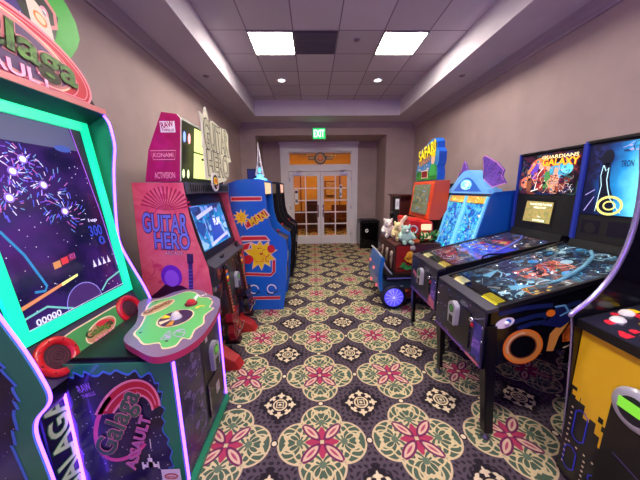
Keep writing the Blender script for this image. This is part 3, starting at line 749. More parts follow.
b.build('coin_door', g); b = B(); b.fbox(F, 1.53, 1.56, .66, .71, .005, .010, SILVER); b.build('price_sticker', g)
card_reader(F, 1.62, .53, 1.25, g)
for y in (PY0+.006, PY1-.006):
    b = B(); b.cyl((PX+.009, y, .07), (PX+.009, y, .79), .0075, LED, 8); b.build('led_strip', g, 'upright purple LED strip on the pedestal corner')
b = B(); b.cyl((-1.243, PY0-.012, .06), (-1.243, PY0-.012, .74), .006, mat('purple_led_dim', (160, 100, 240), .4, es=7, ecol=(130, 70, 240)), 8); b.build('led_strip', g)
b = B(); b.prism([(-1.25, 0), (PX+.03, 0), (PX+.03, .03), (PX+.006, .055), (-1.25, .055)], 'y', PY0-.004, PY1+.004, GDK); b.build('kick_plate', g)
# control board
ol = [(-1.002, 1.262), (-1.05, 1.43), (-1.12, 1.56), (-1.21, 1.70), (-1.214, 1.782), (-1.122, 1.80), (-1.07, 1.90), (-1.0, 1.95), (-.888, 1.93), (-.78, 1.84), (-.69, 1.77), (-.64, 1.66), (-.61, 1.5), (-.60, 1.30), (-.63, 1.18), (-.69, 1.115), (-.762, 1.105), (-.863, 1.16)]
gi = [(-.985, 1.31), (-1.0, 1.385), (-1.045, 1.50), (-1.12, 1.64), (-1.14, 1.74), (-1.06, 1.80), (-.985, 1.90), (-.90, 1.88), (-.82, 1.79), (-.76, 1.78), (-.70, 1.70), (-.69, 1.62), (-.655, 1.60), (-.675, 1.50), (-.64, 1.40), (-.66, 1.33), (-.645, 1.24), (-.69, 1.25), (-.69, 1.18), (-.745, 1.16), (-.79, 1.21), (-.86, 1.20), (-.93, 1.26)]
ZB = .865
b = B(); b.prism(smooth(ol, 4), 'z', ZB-.035, ZB, starmat('board_violet', (128, 108, 132), star=(236, 220, 226), base2=(112, 92, 120), scale=46, amt=.07), mat('board_edge', (188, 46, 96), .35))
F = FZ(ZB); c = (-.84, 1.48)
gi = smooth(gi, 3); b.poly(F, gi, CREAM, .0015); b.poly(F, [(c[0]+(x-c[0])*.945, c[1]+(y-c[1])*.965) for x, y in gi], mat('board_green', (96, 196, 102), .35, coat=.3), .003)
b.ell(F, -.84, 1.475, .098, .115, CREAM, .0045); b.ell(F, -.84, 1.475, .090, .106, mat('disc_dark', (60, 44, 70), .3), .006)
for k, m in enumerate((ORANGE, YEL, CREAM, mat('disc_amber', (210, 150, 40), .4))):
    t = 1.9+k*.9; b.poly(F, [(-.84, 1.475), (-.84+.085*math.cos(t), 1.475+.1*math.sin(t)), (-.84+.085*math.cos(t+.45), 1.475+.1*math.sin(t+.45))], m, .007)
b.ell(F, -1.03, 1.63, .055, .125, CREAM, .0045, -.25); b.ell(F, -1.03, 1.63, .047, .115, mat('tan_patch', (196, 170, 120), .5), .006, -.25); b.text(F, 'Galaga', -1.13, -.93, 1.60, 1.66, mat('logo_brown', (150, 100, 60), .5), .008, rot=1.3, outline=REDI, ow=.02)
b.text(F, 'START', -.87, -.78, 1.66+.12, 1.66+.15, WHITEI, .006, rot=.7); b.stroke(F, [(-.84, 1.72), (-.86, 1.83)], .02, WHITEI, .005)
b.blots(F, -.80, -.70, 1.24, 1.34, [mat('lilac2', (176, 170, 200), .5)], 10, 2, .02, .04, .006, .8)
b.blots(F, -.78, -.73, 1.58, 1.64, [YEL], 4, 2, .02, .03, .006)
for x, y in ((-.948, 1.313), (-.759, 1.225), (-.72, 1.72), (-1.10, 1.72)): b.ell(F, x, y, .008, .008, BLACK, .005, n=10)
cb = b.build('control_board', g, 'green control board with cream flame border', bevel=0)
b = B(); b.lathe((-.835, 1.665, ZB+.005), [(.04, 0), (.04, .008), (.03, .012), (.028, .010)], mat('btn_ring', (120, 14, 24), .3), 20); b.lathe((-.835, 1.665, ZB+.005), [(.028, .012), (.026, .026), (.015, .032), (0, .033)], RED, 20); b.build('fire_button', cb, 'round red button')
b = B(); b.lathe((-.84, 1.475, ZB+.006), [(.035, 0), (.03, .012), (.018, .016)], SILVER, 16); b.ball((-.84, 1.475, ZB+.02), .025, mat('pale_knob', (226, 216, 206), .3), 14); b.build('trackball', cb)
b = B(); b.prism([(-1.24, .78), (PX-.02, .78), (PX+.02, .818), (-1.2, .818)], 'y', PY0+.02, PY1-.02, BLACK); b.build('board_bracket', g)

# ---------------------------------------------------------------- guitar cabinet
HY0, HY1 = 2.10, 3.12
g = thing('arcade_cabinet', (-1.2, 2.6, 0), 'pink guitar music arcade cabinet with tall marquee box and two red feet', 'arcade machine')
PINKM = noisemat('pink_art', [(.25, (220, 56, 90)), (.5, (238, 96, 116)), (.75, (242, 128, 134))], 5, rough=.35, coat=.3)
MAG = noisemat('magenta_art', [(.3, (160, 14, 70)), (.7, (190, 26, 104))], 6, rough=.3)
side = [(-1.42, 0), (-.93, 0), (-.86, .35), (-.855, .82), (-.87, 1.0), (-.935, 1.23), (-.975, 1.42), (-.995, 1.64), (-1.0, 1.685), (-1.39, 1.69), (-1.41, 1.2)]
for y0, y1 in ((HY0-.02, HY0), (HY1, HY1+.02)):
    b = B(); b.prism(side, 'y', y0, y1, PINKM, BLACK)
    if y0 < HY0:
        F = FY(y0); VI = mat('logo_violet', (120, 120, 214), .4); DKV = mat('logo_dark_violet', (60, 22, 84), .5)
        b.text(F, 'GUITAR', -1.345, -1.00, 1.30, 1.445, VI, .004, rot=-.06, outline=DKV, ow=.06, warp=lambda x, y: (x, y*(1-.25*math.cos(x*5)*.5)))
        b.text(F, 'HERO', -1.27, -.995, 1.165, 1.295, VI, .004, rot=-.05, outline=DKV, ow=.06)
        b.text(F, 'ARCADE', -1.20, -1.06, 1.115, 1.145, PINKL, .004, rot=-.03, outline=DKV, ow=.05)
        R = random.Random(3)
        for k in range(16):
            t = PI*.05+k*PI*.9/16; b.poly(F, [(-1.15, 1.47), (-1.15+.2*math.cos(t), 1.47+.2*math.sin(t)*.95), (-1.15+.2*math.cos(t+.07), 1.47+.2*math.sin(t+.07)*.95)], mat('ray_red', (180, 20, 70), .4), .0015)
        VIO = mat('figure_violet', (120, 40, 190), .4); DF = mat('figure_dark', (60, 14, 44), .45)
        b.ell(F, -1.175, .93, .085, .10, VIO, .002); b.ell(F, -1.175, .915, .058, .072, mat('figure_lilac', (160, 90, 220), .4), .003); b.poly(F, [(-1.38, .75), (-1.31, .80), (-1.24, .86), (-1.1, .85), (-1.02, .80), (-.98, .70), (-.98, .4), (-1.38, .4)], DF, .0025)
        b.stroke(F, [(-1.03, .80), (-1.015, .95), (-1.01, 1.05)], .034, mat('guitar_neck', (70, 26, 110), .4), .0035); b.stroke(F, [(-1.01, 1.04), (-1.005, 1.12)], .05, DKV, .0035)
        for k in range(6): b.stroke(F, [(-1.045, .83+.03*k), (-1.0, .835+.03*k)], .004, VI, .0045)
        b.blots(F, -1.38, -1.0, .1, 1.62, [PINKM, mat('pink_soft', (222, 66, 104), .4)], 24, 9, .03, .08, .001)
    b.build('side_panel', g, 'pink illustrated side panel' if y0 < HY0 else None)
b = B(); b.prism([(-1.40, .01), (-.96, .01), (-.90, .35), (-.90, .85), (-1.0, .95), (-1.02, 1.05), (-1.10, 1.60), (-1.38, 1.66)], 'y', HY0+.001, HY1-.001, BLACK)
b.build('body', g)
# marquee box
b = B(); mb = [(-1.72, 1.70), (-1.03, 1.70), (-.975, 2.155), (-1.0, 2.19), (-1.122, 2.20), (-1.235, 1.93), (-1.29, 1.75), (-1.72, 1.70)][:-1]
mb = [(-1.70, 1.695), (-1.03, 1.695), (-.975, 2.155), (-1.0, 2.185), (-1.11, 2.20), (-1.24, 1.93), (-1.295, 1.72)][0:7]
mb = [(-1.295, 1.695), (-1.03, 1.695), (-.975, 2.155), (-1.0, 2.185), (-1.11, 2.20), (-1.24, 1.93)]
b.prism(mb, 'y', HY0, HY0+.02, MAG, WHITE).prism(mb, 'y', HY1-.02, HY1, MAG, WHITE)
b.prism([(x if x < -1.1 else x-.01, z) for x, z in mb], 'y', HY0+.021, HY1-.021, mat('box_olive', (50, 58, 36), .4))
F = FY(HY0)
b.rect(F, -1.13, -1.02, 2.055, 2.135, WHITEI, .002); b.text(F, 'RAW', -1.12, -1.03, 2.09, 2.13, MAG, .004, rot=.15); b.text(F, 'THRILLS', -1.12, -1.03, 2.063, 2.08, MAG, .004)
b.text(F, 'KONAMI', -1.205, -1.055, 1.878, 1.908, PINKL, .003, ); b.stroke(F, [(-1.225, 1.925), (-1.035, 1.925), (-1.05, 1.86), (-1.21, 1.86)], .006, PINKL, .003, True)
b.text(F, 'ACTiVISION', -1.215, -1.06, 1.72, 1.765, PINKL, .003)
mq = b.build('marquee_box', g, 'magenta marquee box on top')
F = Fr((-1.037, 0, 1.70), (0, 1, 0), (.055, 0, .46)); LG = mat('marquee_glow', (226, 236, 160), .4, es=.8, ecol=(222, 232, 150))
b = B(); b.fbox(F, HY0+.25, 2.9, .03, .24, .0, .006, LG); b.fbox(F, HY0+.25, 2.9, .255, .44, .0, .006, LG)
b.build('light_window', mq, 'glowing yellow-green window')
b = B(); b.rect(F, HY0+.03, HY0+.24, .02, .45, mat('box_olive', (50, 58, 36), .4), .004)
b.ell(F, HY0+.07, .34, .022, .04, mat('lamp_blue', (120, 150, 255), .3, es=1.5), .006); b.ell(F, HY0+.15, .34, .022, .04, mat('lamp_pink', (255, 150, 160), .3, es=1.5), .006)
b.rect(F, HY0+.06, HY0+.15, .14, .28, BLACK, .006); b.ell(F, HY0+.06, .06, .02, .035, mat('lamp_pale', (220, 240, 180), .3, es=1), .006); b.ell(F, HY0+.14, .06, .02, .035, mat('lamp_pale', (220, 240, 180), .3, es=1), .006)
b.build('control_window', mq)
# sign GUITAR HERO
F = FX(-.92)
ols = [(2.35, 1.72), (2.50, 1.73), (2.60, 1.69), (2.86, 1.72), (2.97, 1.78), (2.99, 1.92), (3.06, 1.94), (3.10, 1.93), (3.03, 2.05), (3.05, 2.22), (2.98, 2.26), (2.80, 2.24), (2.62, 2.26), (2.52, 2.24), (2.47, 2.34), (2.42, 2.25), (2.33, 2.27), (2.37, 2.18), (2.34, 2.0), (2.36, 1.97)]
b = B(); b.fprism(F, ols, -.015, .0, mat('sign_cream', (226, 222, 196), .4, es=.1))
INK = mat('sign_ink', (16, 14, 14), .5); SL = mat('sign_letter', (200, 196, 166), .4, es=.1)
b.text(F, 'GUITAR', 2.38, 3.01, 2.0, 2.22, SL, .003, outline=INK, ow=.05, warp=lambda x, y: (x, y*(1+.25*abs(x)))); b.text(F, 'HERO', 2.40, 2.96, 1.76, 1.97, SL, .003, outline=INK, ow=.05)
b.build('sign', g, 'cream die-cut lettered sign')
b = B(); b.tube([(-1.03, 2.5, 1.9), (-.935, 2.5, 1.9)], .012, BLACK, 6); b.build('sign_bracket', g); b = B(); b.tube([(-1.03, 2.9, 1.9), (-.935, 2.9, 1.9)], .012, BLACK, 6); b.build('sign_bracket', g)
b = B(); F = FX(-.90); b.fprism(F, [(2.50+.085*math.cos(t), 1.70+.085*math.sin(t)) for t in [2*PI*i/24 for i in range(24)]], -.01, .0, WHITE)
b.ell(F, 2.50, 1.70, .065, .065, INK, .002); b.ell(F, 2.50, 1.71, .055, .035, YEL, .003); b.ell(F, 2.50, 1.71, .04, .02, ORANGE, .004); b.blots(F, 2.45, 2.55, 1.65, 1.68, [REDI, WHITEI], 8, 3, .01, .02, .004)
b.tube([(-.91, 2.5, 1.70), (-1.02, 2.5, 1.72)], .01, BLACK, 6)
b.build('badge', g, 'round white badge with yellow centre')
# hood above the screen
b = B(); b.prism([(-1.12, 1.60), (-.985, 1.60), (-.975, 1.69), (-1.12, 1.69)], 'y', HY0+.001, HY1-.001, mat('speaker_bar', (84, 84, 96), .5))
for k in range(24): b.box(-.978, -.974, HY0+.05+k*.04, HY0+.06+k*.04, 1.615, 1.675, BLACKM)
b.build('speaker_bar', g)
F = Fr((-.965, 0, 1.06), (0, 1, 0), (-.12, 0, .50))
b = B(); sl = .50
for q in ((2.15, 3.08, -.04, .03), (2.15, 3.08, .44, .52), (2.15, 2.24, .03, .44), (3.02, 3.08, .03, .44)): b.fbox(F, *q, 0, .02, BLACK)
b.build('screen_bezel', g)
b = B(); b.fbox(F, 2.24, 3.02, .03, .44, 0, .006, noisemat('guitar_screen', [(.3, (20, 60, 120)), (.5, (40, 130, 190)), (.7, (60, 160, 210))], 7, es=.5, rough=.15))
b.blots(F, 2.26, 3.0, .04, .43, [emi('sk1', (120, 160, 200), .7), emi('sk2', (20, 60, 130), .8), emi('sk3', (100, 120, 190)), emi('sk4', (30, 40, 90), .8)], 50, 12, .04, .16, .008, .3)
b.poly(F, [(2.5, .05), (2.9, .05), (2.75, .30), (2.6, .30)], emi('sk5', (24, 60, 150), .9), .010)
b.stroke(F, [(2.33, .33), (2.75, .40)], .035, emi('sk6', (160, 160, 200)), .011); b.stroke(F, [(2.45, .05), (2.95, .10)], .03, emi('sk6', (160, 160, 200)), .011)
b.text(F, 'PLAY', 2.66, 2.84, .22, .29, emi('sk7', (220, 220, 240)), .012); b.build('screen', g, 'blue game screen')
# control ledge and front
b = B(); b.prism([(-.99, .98), (-.86, .93), (-.84, .965), (-.97, 1.035)], 'y', 2.16, 3.08, mat('ledge', (54, 54, 64), .35)); b.build('ledge', g, bevel=.004)
b = B(); F = FX(-.90); b.fbox(F, HY0+.01, HY1-.01, .05, .93, 0, .02, BLACK)
b.blots(F, HY0+.03, HY1-.03, .1, .92, [mat('dk_red', (110, 20, 24), .4), mat('dk_brown', (60, 34, 28), .4), BLACK, mat('dull_grey', (130, 124, 126), .3), CHROME, BLACK, mat('copper_dk', (170, 84, 54), .4), mat('bright_red2', (170, 26, 30), .4)], 150, 21, .03, .09, .021)
b.rect(F, 2.50, 2.72, .52, .86, mat('olive_panel', (58, 58, 40), .4), .0235)
b.build('front_panel', g)
card_reader(FX(-.878), 2.79, .66, 1.1, g, LCDG)
def guitar(y, base, tilt, col):
    t = thing('toy_guitar', (-.80, y, base), col[2], 'guitar controller', 'guitar controllers on the music cabinet')
    b = B(); F = Fr((-.80, y, base), Vector((0, 1, tilt*.2)), Vector((-.12, tilt, 1)))
    pts = [(-.02, .20), (-.09, .24), (-.12, .17), (-.07, .12), (-.12, .05), (-.10, -.04), (0, -.08), (.10, -.04), (.12, .05), (.07, .12), (.12, .17), (.09, .24), (.02, .20)]
    b.fprism(F, pts, -.03, .03, mat(*col[0])); b.blots(F, -.08, .08, -.03, .18, [mat(*col[1]), CHROME, mat('dk_red', (110, 20, 24), .4)], 14, 3, .02, .05, .031)
    b.build('guitar_body', t, bevel=.006)
    n_ = B(); n_.fbox(F, -.022, .022, .2, .66, -.012, .02, mat('neck_brown', (70, 30, 20), .4))
    for k in range(12): n_.rect(F, -.02, .02, .23+k*.035, .234+k*.035, mat('copper_led', (255, 130, 70), .4, es=.9), .0215)
    for k in range(5): n_.fbox(F, -.02, .02, .50+k*.03, .52+k*.03, .02, .028, (GREEN, RED, YEL, BLUEI, ORANGE)[k])
    n_.build('neck', t)
    h = B(); h.fprism(F, [(-.022, .66), (.022, .66), (.05, .74), (.03, .80), (-.03, .79), (-.04, .72)], -.01, .015, BLACK)
    for k in range(3):
        for sx in (-1, 1): h.ball(F.P(sx*.045, .69+k*.03, 0), .008, CHROME, 8)
    h.build('headstock', t)
guitar(2.42, .22, .05, (('guitar_red', (120, 16, 22), .25), ('guitar_art', (200, 60, 30), .4), 'dark red toy guitar in the near holder of the pink music cabinet'))
guitar(2.98, .25, -.02, (('guitar_black', (30, 20, 26), .25), ('guitar_art2', (180, 80, 50), .4), 'blackish toy guitar in the far holder of the pink music cabinet'))
REDF = mat('red_foot', (168, 30, 34), .35)
for y0 in (2.12, 2.78):
    b = B()
    b.add([(-.93, y0, 0), (-.70, y0+.02, 0), (-.685, y0+.13, 0), (-.93, y0+.16, 0), (-.93, y0, .20), (-.74, y0+.02, .08), (-.72, y0+.12, .08), (-.93, y0+.16, .22)], [(0, 1, 2, 3), (4, 5, 6, 7), (0, 1, 5, 4), (1, 2, 6, 5), (2, 3, 7, 6), (3, 0, 4, 7)], REDF)
    b.build('foot', g, 'red wedge foot', bevel=.006)
for y in (2.33, 2.90):
    b = B()
    b.box(-.88, -.74, y, y+.10, .14, .17, BLACK); b.tube([(-.88, y+.02, .17), (-.76, y-.03, .22), (-.73, y-.03, .3)], .01, CHROME, 6); b.tube([(-.88, y+.1, .17), (-.76, y+.16, .22), (-.73, y+.16, .3)], .01, CHROME, 6)
    b.build('guitar_holder', g)

# ---------------------------------------------------------------- classic blue maze cabinet and its neighbours
def classic(y0, w_, sidem, label, marquee, dx=0, first=False, top=1.76):
    t = thing('arcade_cabinet', (-.9+dx, y0+w_/2, 0), label, 'arcade machine')
    pr = [(-1.18, 0), (-.43, 0), (-.385, .30), (-.345, .84), (-.36, .98), (-.45, 1.045), (-.545, 1.15), (-.585, 1.30), (-.60, 1.56), (-.606, 1.745), (-.66, top), (-.85, top), (-.955, top-.015), (-1.08, top-.06), (-1.18, 1.60)]
    pr = [(x+dx, z) for x, z in pr]
    for a in (y0, y0+w_-.02):
        b = B(); b.prism(pr, 'y', a, a+.02, sidem, BLACK)
        if first and a == y0:
            F = FY(a); ST = mat('stripe_cream', (240, 210, 190), .45)
            b.rect(F, -1.04, -.645, 1.485, 1.545, ST, .002); b.rect(F, -1.03, -.655, 1.497, 1.533, REDI, .003)
            b.poly(F, [(-.93, 1.04), (-.62, 1.04), (-.56, .965), (-1.0, .965)], ST, .002); b.poly(F, [(-.925, 1.025), (-.63, 1.025), (-.585, .98), (-.985, .98)], REDI, .003)
            b.poly(F, [(-.90, 1.20), (-.86, 1.12), (-.55+.0, 1.30), (-.62, 1.39)], ST, .002); b.poly(F, [(-.885, 1.20), (-.855, 1.14), (-.575, 1.30), (-.625, 1.37)], REDI, .003)
            b.text(F, 'MAN', -.83, -.60, 1.205, 1.32, YEL, .006, rot=.5, outline=RED, ow=.04)
            # generic yellow burst artwork in place of the character art
            for (cx, cz, ra, rb, sd) in ((-.92, 1.28, .10, .055, 3), (-.70, .78, .21, .13, 7)):
                R = random.Random(sd); n = 20
                pts = [(cx+(ra if k % 2 else rb)*R.uniform(.85, 1.1)*math.cos(2*PI*k/n), cz+(ra if k % 2 else rb)*R.uniform(.85, 1.1)*math.sin(2*PI*k/n)) for k in range(n)]
                b.poly(F, [(cx+(p-cx)*1.12, cz+(q-cz)*1.12) for p, q in pts], ST, .004); b.poly(F, pts, YEL, .006)
                b.blots(F, cx-rb*.8, cx+rb*.8, cz-rb*.7, cz+rb*.7, [ORANGE, REDI, YEL, mat('ochre', (226, 170, 20), .5)], 12, sd, rb*.2, rb*.5, .007, .6)
            b.poly(F, [(-.93, .93), (-.80, .96), (-.86, .85), (-.96, .80)], ST, .0025); b.poly(F, [(-.92, .92), (-.83, .94), (-.87, .85), (-.94, .82)], REDI, .0035)
            b.ell(F, -.87, .72, .07, .06, REDI, .008, .4); b.ell(F, -.56, .86, .05, .055, REDI, .008)
            b.stroke(F, [(-.95, .52), (-.58, .50), (-.54, .54), (-.53, .70)], .05, ST, .002); b.stroke(F, [(-.95, .52), (-.58, .50), (-.54, .54), (-.53, .70)], .034, REDI, .003)
            b.stroke(F, [(-.93, .17), (-.47, .17)], .05, ST, .002); b.stroke(F, [(-.93, .17), (-.47, .17)], .034, REDI, .003)
            for k in (-.82, -.58):
                b.stroke(F, arc(k, .30, .06, 0, PI*1.6, 10), .016, WHITEI, .003); b.stroke(F, [(k-.07, .24), (k, .22), (k+.08, .27)], .014, BLACK, .004)
        b.build('side_panel', t)
    b = B(); y1 = y0+w_
    b.prism([(-1.17+dx, .02), (-.47+dx, .02), (-.42+dx, .30), (-.40+dx, .86), (-.62+dx, 1.0), (-.76+dx, 1.1), (-.84+dx, 1.50), (-1.17+dx, 1.56)], 'y', y0+.021, y1-.021, BLACK); b.build('body', t)
    b = B(); b.fbox(FX(-.655+dx), y0+.021, y1-.021, 1.55, top-.03, -.12, .03, BLACKM); b.fbox(FX(-.622+dx), y0+.03, y1-.03, 1.57, 1.72, 0, .006, marquee); b.build('marquee', t, 'lit marquee strip')
    F = Fr((-.70+dx, 0, 1.08), (0, 1, 0), (-.14, 0, .42)); b = B(); b.fbox(F, y0+.06, y1-.06, 0, .42, .0, .01, emi('maze_screen', (20, 22, 60), .5)); b.blots(F, y0+.08, y1-.08, .03, .4, [emi('maze_a', (60, 70, 220)), emi('maze_b', (220, 190, 90))], 24, 6, .02, .06, .012, .7); b.build('screen', t)
    cp = B(); cp.prism([(-.70+dx, 1.02), (-.40+dx, .90), (-.37+dx, .93), (-.66+dx, 1.07)], 'y', y0+.021, y1-.021, BLACK)
    FF = Fr((-.675+dx, 0, 1.063), (0, 1, 0), (.28, 0, -.135)); cp.blots(FF, y0+.05, y1-.05, .03, .28, [SILVER, WHITEI, BLUEI, mat('cp_grey', (110, 116, 130), .4)], 22, 4, .03, .08, .004, .2)
    c = cp.build('control_panel', t); s_ = B(); joystick(s_, (-.50+dx, y0+w_/2, .975)); s_.build('joystick', c)
    bt = B(); button(bt, (-.48+dx, y0+w_/2-.12, .968), WHITE); bt.build('start_button', c); bt = B(); button(bt, (-.48+dx, y0+w_/2+.12, .968), RED); bt.build('start_button', c)
    b = B(); F = Fr((-.47+dx, 0, 0), (0, 1, 0), (.045, 0, .30)); b.fbox(Fr((-.405+dx, 0, .3), (0, 1, 0), (.01, 0, .5)), y0+.1, y1-.1, .02, .45, -.01, .006, mat('coin_door2', (40, 40, 46), .3)); b.build('coin_door', t)
    card_reader(Fr((-.40+dx, 0, .3), (0, 1, 0), (.01, 0, .5)), y0+.2, .42, .9, t)
BLC = mat('cabinet_blue', (12, 106, 214), .35, coat=.3)
classic(3.36, .62, BLC, 'bright blue classic arcade cabinet with yellow burst side art and red stripes', mat('marquee_tan', (220, 190, 150), .4, es=.6), first=True)
classic(4.05, .60, BLACK, 'black classic arcade cabinet just beyond the blue one, on the left', mat('marquee_brown', (90, 80, 70), .4, es=.3), dx=-.02, top=1.74)
classic(4.74, .60, BLACK, 'black classic arcade cabinet farthest down the left row, nearest the doors', mat('marquee_peach', (230, 180, 160), .4, es=.6), dx=.03, top=1.76)
# display tower standing on the far cabinets
t = thing('tower_ornament', (-.84, 4.32, 1.742), 'tall thin silver tower ornament on glowing blue base, on top of a black cabinet', 'ornament')
b = B(); x, y = -.84, 4.32; GB = mat('glow_blue', (90, 190, 240), .3, es=.9)
b.lathe((x, y, 1.742), [(.11, 0), (.12, .03), (.10, .06), (.05, .08), (.06, .12), (0, .13)], GB, 18); b.build('base', t, 'glowing light blue base')
b = B(); SG = mat('tower_silver', (190, 186, 200), .35, .3)
for sx, sy in ((-1, -1), (1, -1), (1, 1), (-1, 1)): b.tube([(x+sx*.055, y+sy*.055, 1.85), (x+sx*.028, y+sy*.028, 2.02), (x+sx*.012, y+sy*.012, 2.18), (x-.012, y, 2.36)], [.012, .009, .007, .003], SG, 6)
for z, r_ in ((1.9, .05), (1.98, .036), (2.06, .026), (2.14, .018)): b.torus((x, y, z), r_, .006, (0, 0, 1), SG, 12, 5)
b.ball((x, y, 1.93), (.03, .03, .05), GB, 10); b.build('spire', t)
b = B(); b.box(-1.08, -.92, 4.46, 4.63, 1.742, 1.97, mat('dark_blue_box', (14, 26, 74), .4)); b.rect(FY(4.46), -1.06, -.94, 1.77, 1.94, mat('box_face', (22, 40, 110), .3), .002); b.build('display_box', None, 'dark blue upright box on top of the black cabinet behind the tower ornament', 'box', bevel=.005)

# ================================================================ RIGHT ROW
def pinball(y0, y1, xf, xb, by0, by1, zf, zbk, bbz0, bbz1, label, art, seed, legs):
    """xf front x, xb backbox face x; zf/zbk rail heights at front and back"""
    t = thing('pinball_machine', ((xf+xb)/2, (y0+y1)/2, 0), label, 'pinball machine')
    zt = lambda x: zf+(zbk-zf)*(x-xf)/(xb-xf)
    zb = lambda x: zf-.405+(.27)*(x-xf)/(xb-xf)
    xe = xb+.24
    for a, nm in ((y0, 'near'), (y1-.02, 'far')):
        b = B(); b.prism([(xf, zb(xf)), (xe, zb(xe)), (xe, zt(xe)-.02), (xf, zt(xf)-.02)], 'y', a, a+.02, art['side'])
        if nm == 'near': art['side_art'](b, FY(a), zb, zt)
        b.build('cabinet_side', t, 'painted cabinet side' if nm == 'near' else None)
    b = B(); b.prism([(xf+.02, zb(xf)+.01), (xe, zb(xe)+.01), (xe, zt(xe)-.10), (xf+.02, zt(xf)-.10)], 'y', y0+.02, y1-.02, BLACKM); b.build('cabinet_body', t)
    b = B(); b.prism([(y0, zb(xf)), (y1, zb(xf)), (y1, zt(xf)-.02), (y0, zt(xf)-.02)], 'x', xf-.012, xf+.02, art['front'])
    art['front_art'](b, FXn(xf-.012), y0, y1, zb(xf), zt(xf)); fp = b.build('front_panel', t)
    F = FXn(xf-.012); c = (y0+y1)/2
    cdr = B(); cdr.fbox(F, -c-.14, -c+.17, zb(xf)+.06, zt(xf)-.09, -.004, .008, mat('pin_coin_door', (20, 18, 26), .3)); cdr.build('coin_door', t, 'black coin door')
    card_reader(Fr((xf-.02, 0, 0), (0, -1, 0), (0, 0, 1)), -(y0+.50*(y1-y0)), zt(xf)-.155, 1.1, t, mat('green_display_dim', (60, 110, 50), .3, es=.4))
    b = B()
    b.cyl((xf-.05, y0+.07, zt(xf)-.10), (xf+.02, y0+.07, zt(xf)-.10), .008, CHROME, 8); b.lathe((xf-.045, y0+.07, zt(xf)-.10), [(0, .02), (.016, .018), (.018, 0), (.008, -.008)], CHROME, 14, (-1, 0, 0)); b.build('plunger', t)
    b = B(); button(b, (0, 0, 0), RED, .012); 
    b = B(); b.lathe((xf-.016, y0+.11, zt(xf)-.16), [(0, .012), (.012, .01), (.015, 0)], RED, 12, (-1, 0, 0)); b.build('start_button', t)
    for yy, sgn in ((y0, -1), (y1, 1)):
        b = B(); b.lathe((xf+.12, yy, zt(xf)-.09), [(0, .014), (.013, .012), (.018, 0)], WHITE, 12, (0, sgn, 0)); b.build('flipper_button', t)
    # lock bar, rails
    u = Vector((1, 0, (zbk-zf)/(xb-xf))).normalized(); F = Fr((xf, y0, zt(xf)), u, (0, 1, 0)); W = y1-y0; LN = (xb-xf)/u.x
    b = B(); b.fbox(F, -.010, .062, -.004, W+.004, -.022, .0, art['bar']); b.build('lock_bar', t, bevel=.006)
    for a0, a1 in ((-.004, .018), (W-.018, W+.004)):
        b = B(); b.fbox(F, .062, LN+.0, a0, a1, -.03, .002, art['rail']); b.build('side_rail', t, bevel=.003)
    PF = Fr(F.o-F.n*.052, F.u, F.v)
    b = B(); b.fbox(PF, .085, LN, .02, W-.02, -.01, .0, art['field'])
    art['play'](b, PF, LN, W)
    pf = b.build('playfield', t, 'playfield crowded with lit inserts and art')
    # plastics, bumpers, ramps as sub-parts
    R = random.Random(seed)
    for k in range(3):
        q = B(); cx, cy = LN*(.62+.12*(k % 2)), .16+.14*k
        q.lathe(PF.P(cx, cy, 0), [(.012, 0), (.012, .02), (.034, .024), (.034, .034), (.02, .04), (0, .042)], art['bump'][k % len(art['bump'])], 18, PF.n); q.build('bumper', pf)
    for sg in (-1, 1):
        q = B(); cy = W/2+sg*.095
        q.fprism(PF, [(.22, cy+.0), (.235, cy+.014), (.20-.02, W/2+sg*.028+.004), (.175, W/2+sg*.028-.004), (.22, cy-.012)], .004, .018, WHITE); q.build('flipper', pf)
        q = B(); q.fprism(PF, [(.26, W/2+sg*.15), (.40, W/2+sg*.17), (.28, W/2+sg*.09)] if sg > 0 else [(.26, W/2+sg*.15), (.28, W/2+sg*.09), (.40, W/2+sg*.17)], .006, .024, art['sling']); q.build('slingshot', pf)
    for k, m in enumerate(art['ramp']):
        q = B(); o = .1+.16*k
        q.tube([PF.P(LN*.38, o+.02, .02), PF.P(LN*.52, o, .05), PF.P(LN*.7, o+.05, .06), PF.P(LN*.86, o+.14, .06), PF.P(LN*.93, o+.22, .06)], .013, m, 8); q.build('ramp', pf)
    q = B()
    for k in range(18):
        c = PF.P(LN*R.uniform(.2, .95), R.uniform(.05, W-.05), R.uniform(.01, .05)); q.ball(c, R.choice((.003, .004, .006)), art['lamp'][k % len(art['lamp'])], 8)
    q.build('lamps', pf, 'small bright playfield lamps', kind='stuff')
    # instruction cards under the glass
    b = B(); A = Fr(F.o-F.n*.012, F.u, F.v); b.fbox(A, .062, .165, .020, W-.020, -.035, -.004, mat('apron_black', (34, 34, 40), .4))
    b.rect(A, .072, .142, .05, .19, art['card'][0], -.002); b.rect(A, .072, .142, W-.20, W-.07, art['card'][1], -.002)
    for k in range(4): b.rect(A, .080+.016*k, .084+.016*k, .06, .18, mat('card_text', (120, 110, 50), .5), -.001)
    b.build('apron', t, 'apron with two instruction cards')
    b = B(); b.fbox(F, .085, LN, .02, W-.02, -.006, -.003, mat('playfield_glass', (255, 255, 255), .02, trans=1, spec=.5)); b.build('glass', t)
    # backbox
    H = bbz1-bbz0
    b = B(); b.box(xb+.02, xb+.25, by0+.02, by1-.02, bbz0, bbz1-.015, BLACKM).box(xb, xb+.26, by0, by0+.02, bbz0, bbz1, art['trim']).box(xb, xb+.26, by1-.02, by1, bbz0, bbz1, art['trim']).box(xb, xb+.26, by0+.02, by1-.02, bbz1-.018, bbz1, BLACK)
    bb = b.build('backbox', t, 'upright backbox with blue side edges')
    G = FXn(xb+.018)
    b = B(); zs = bbz0+art['split']*H
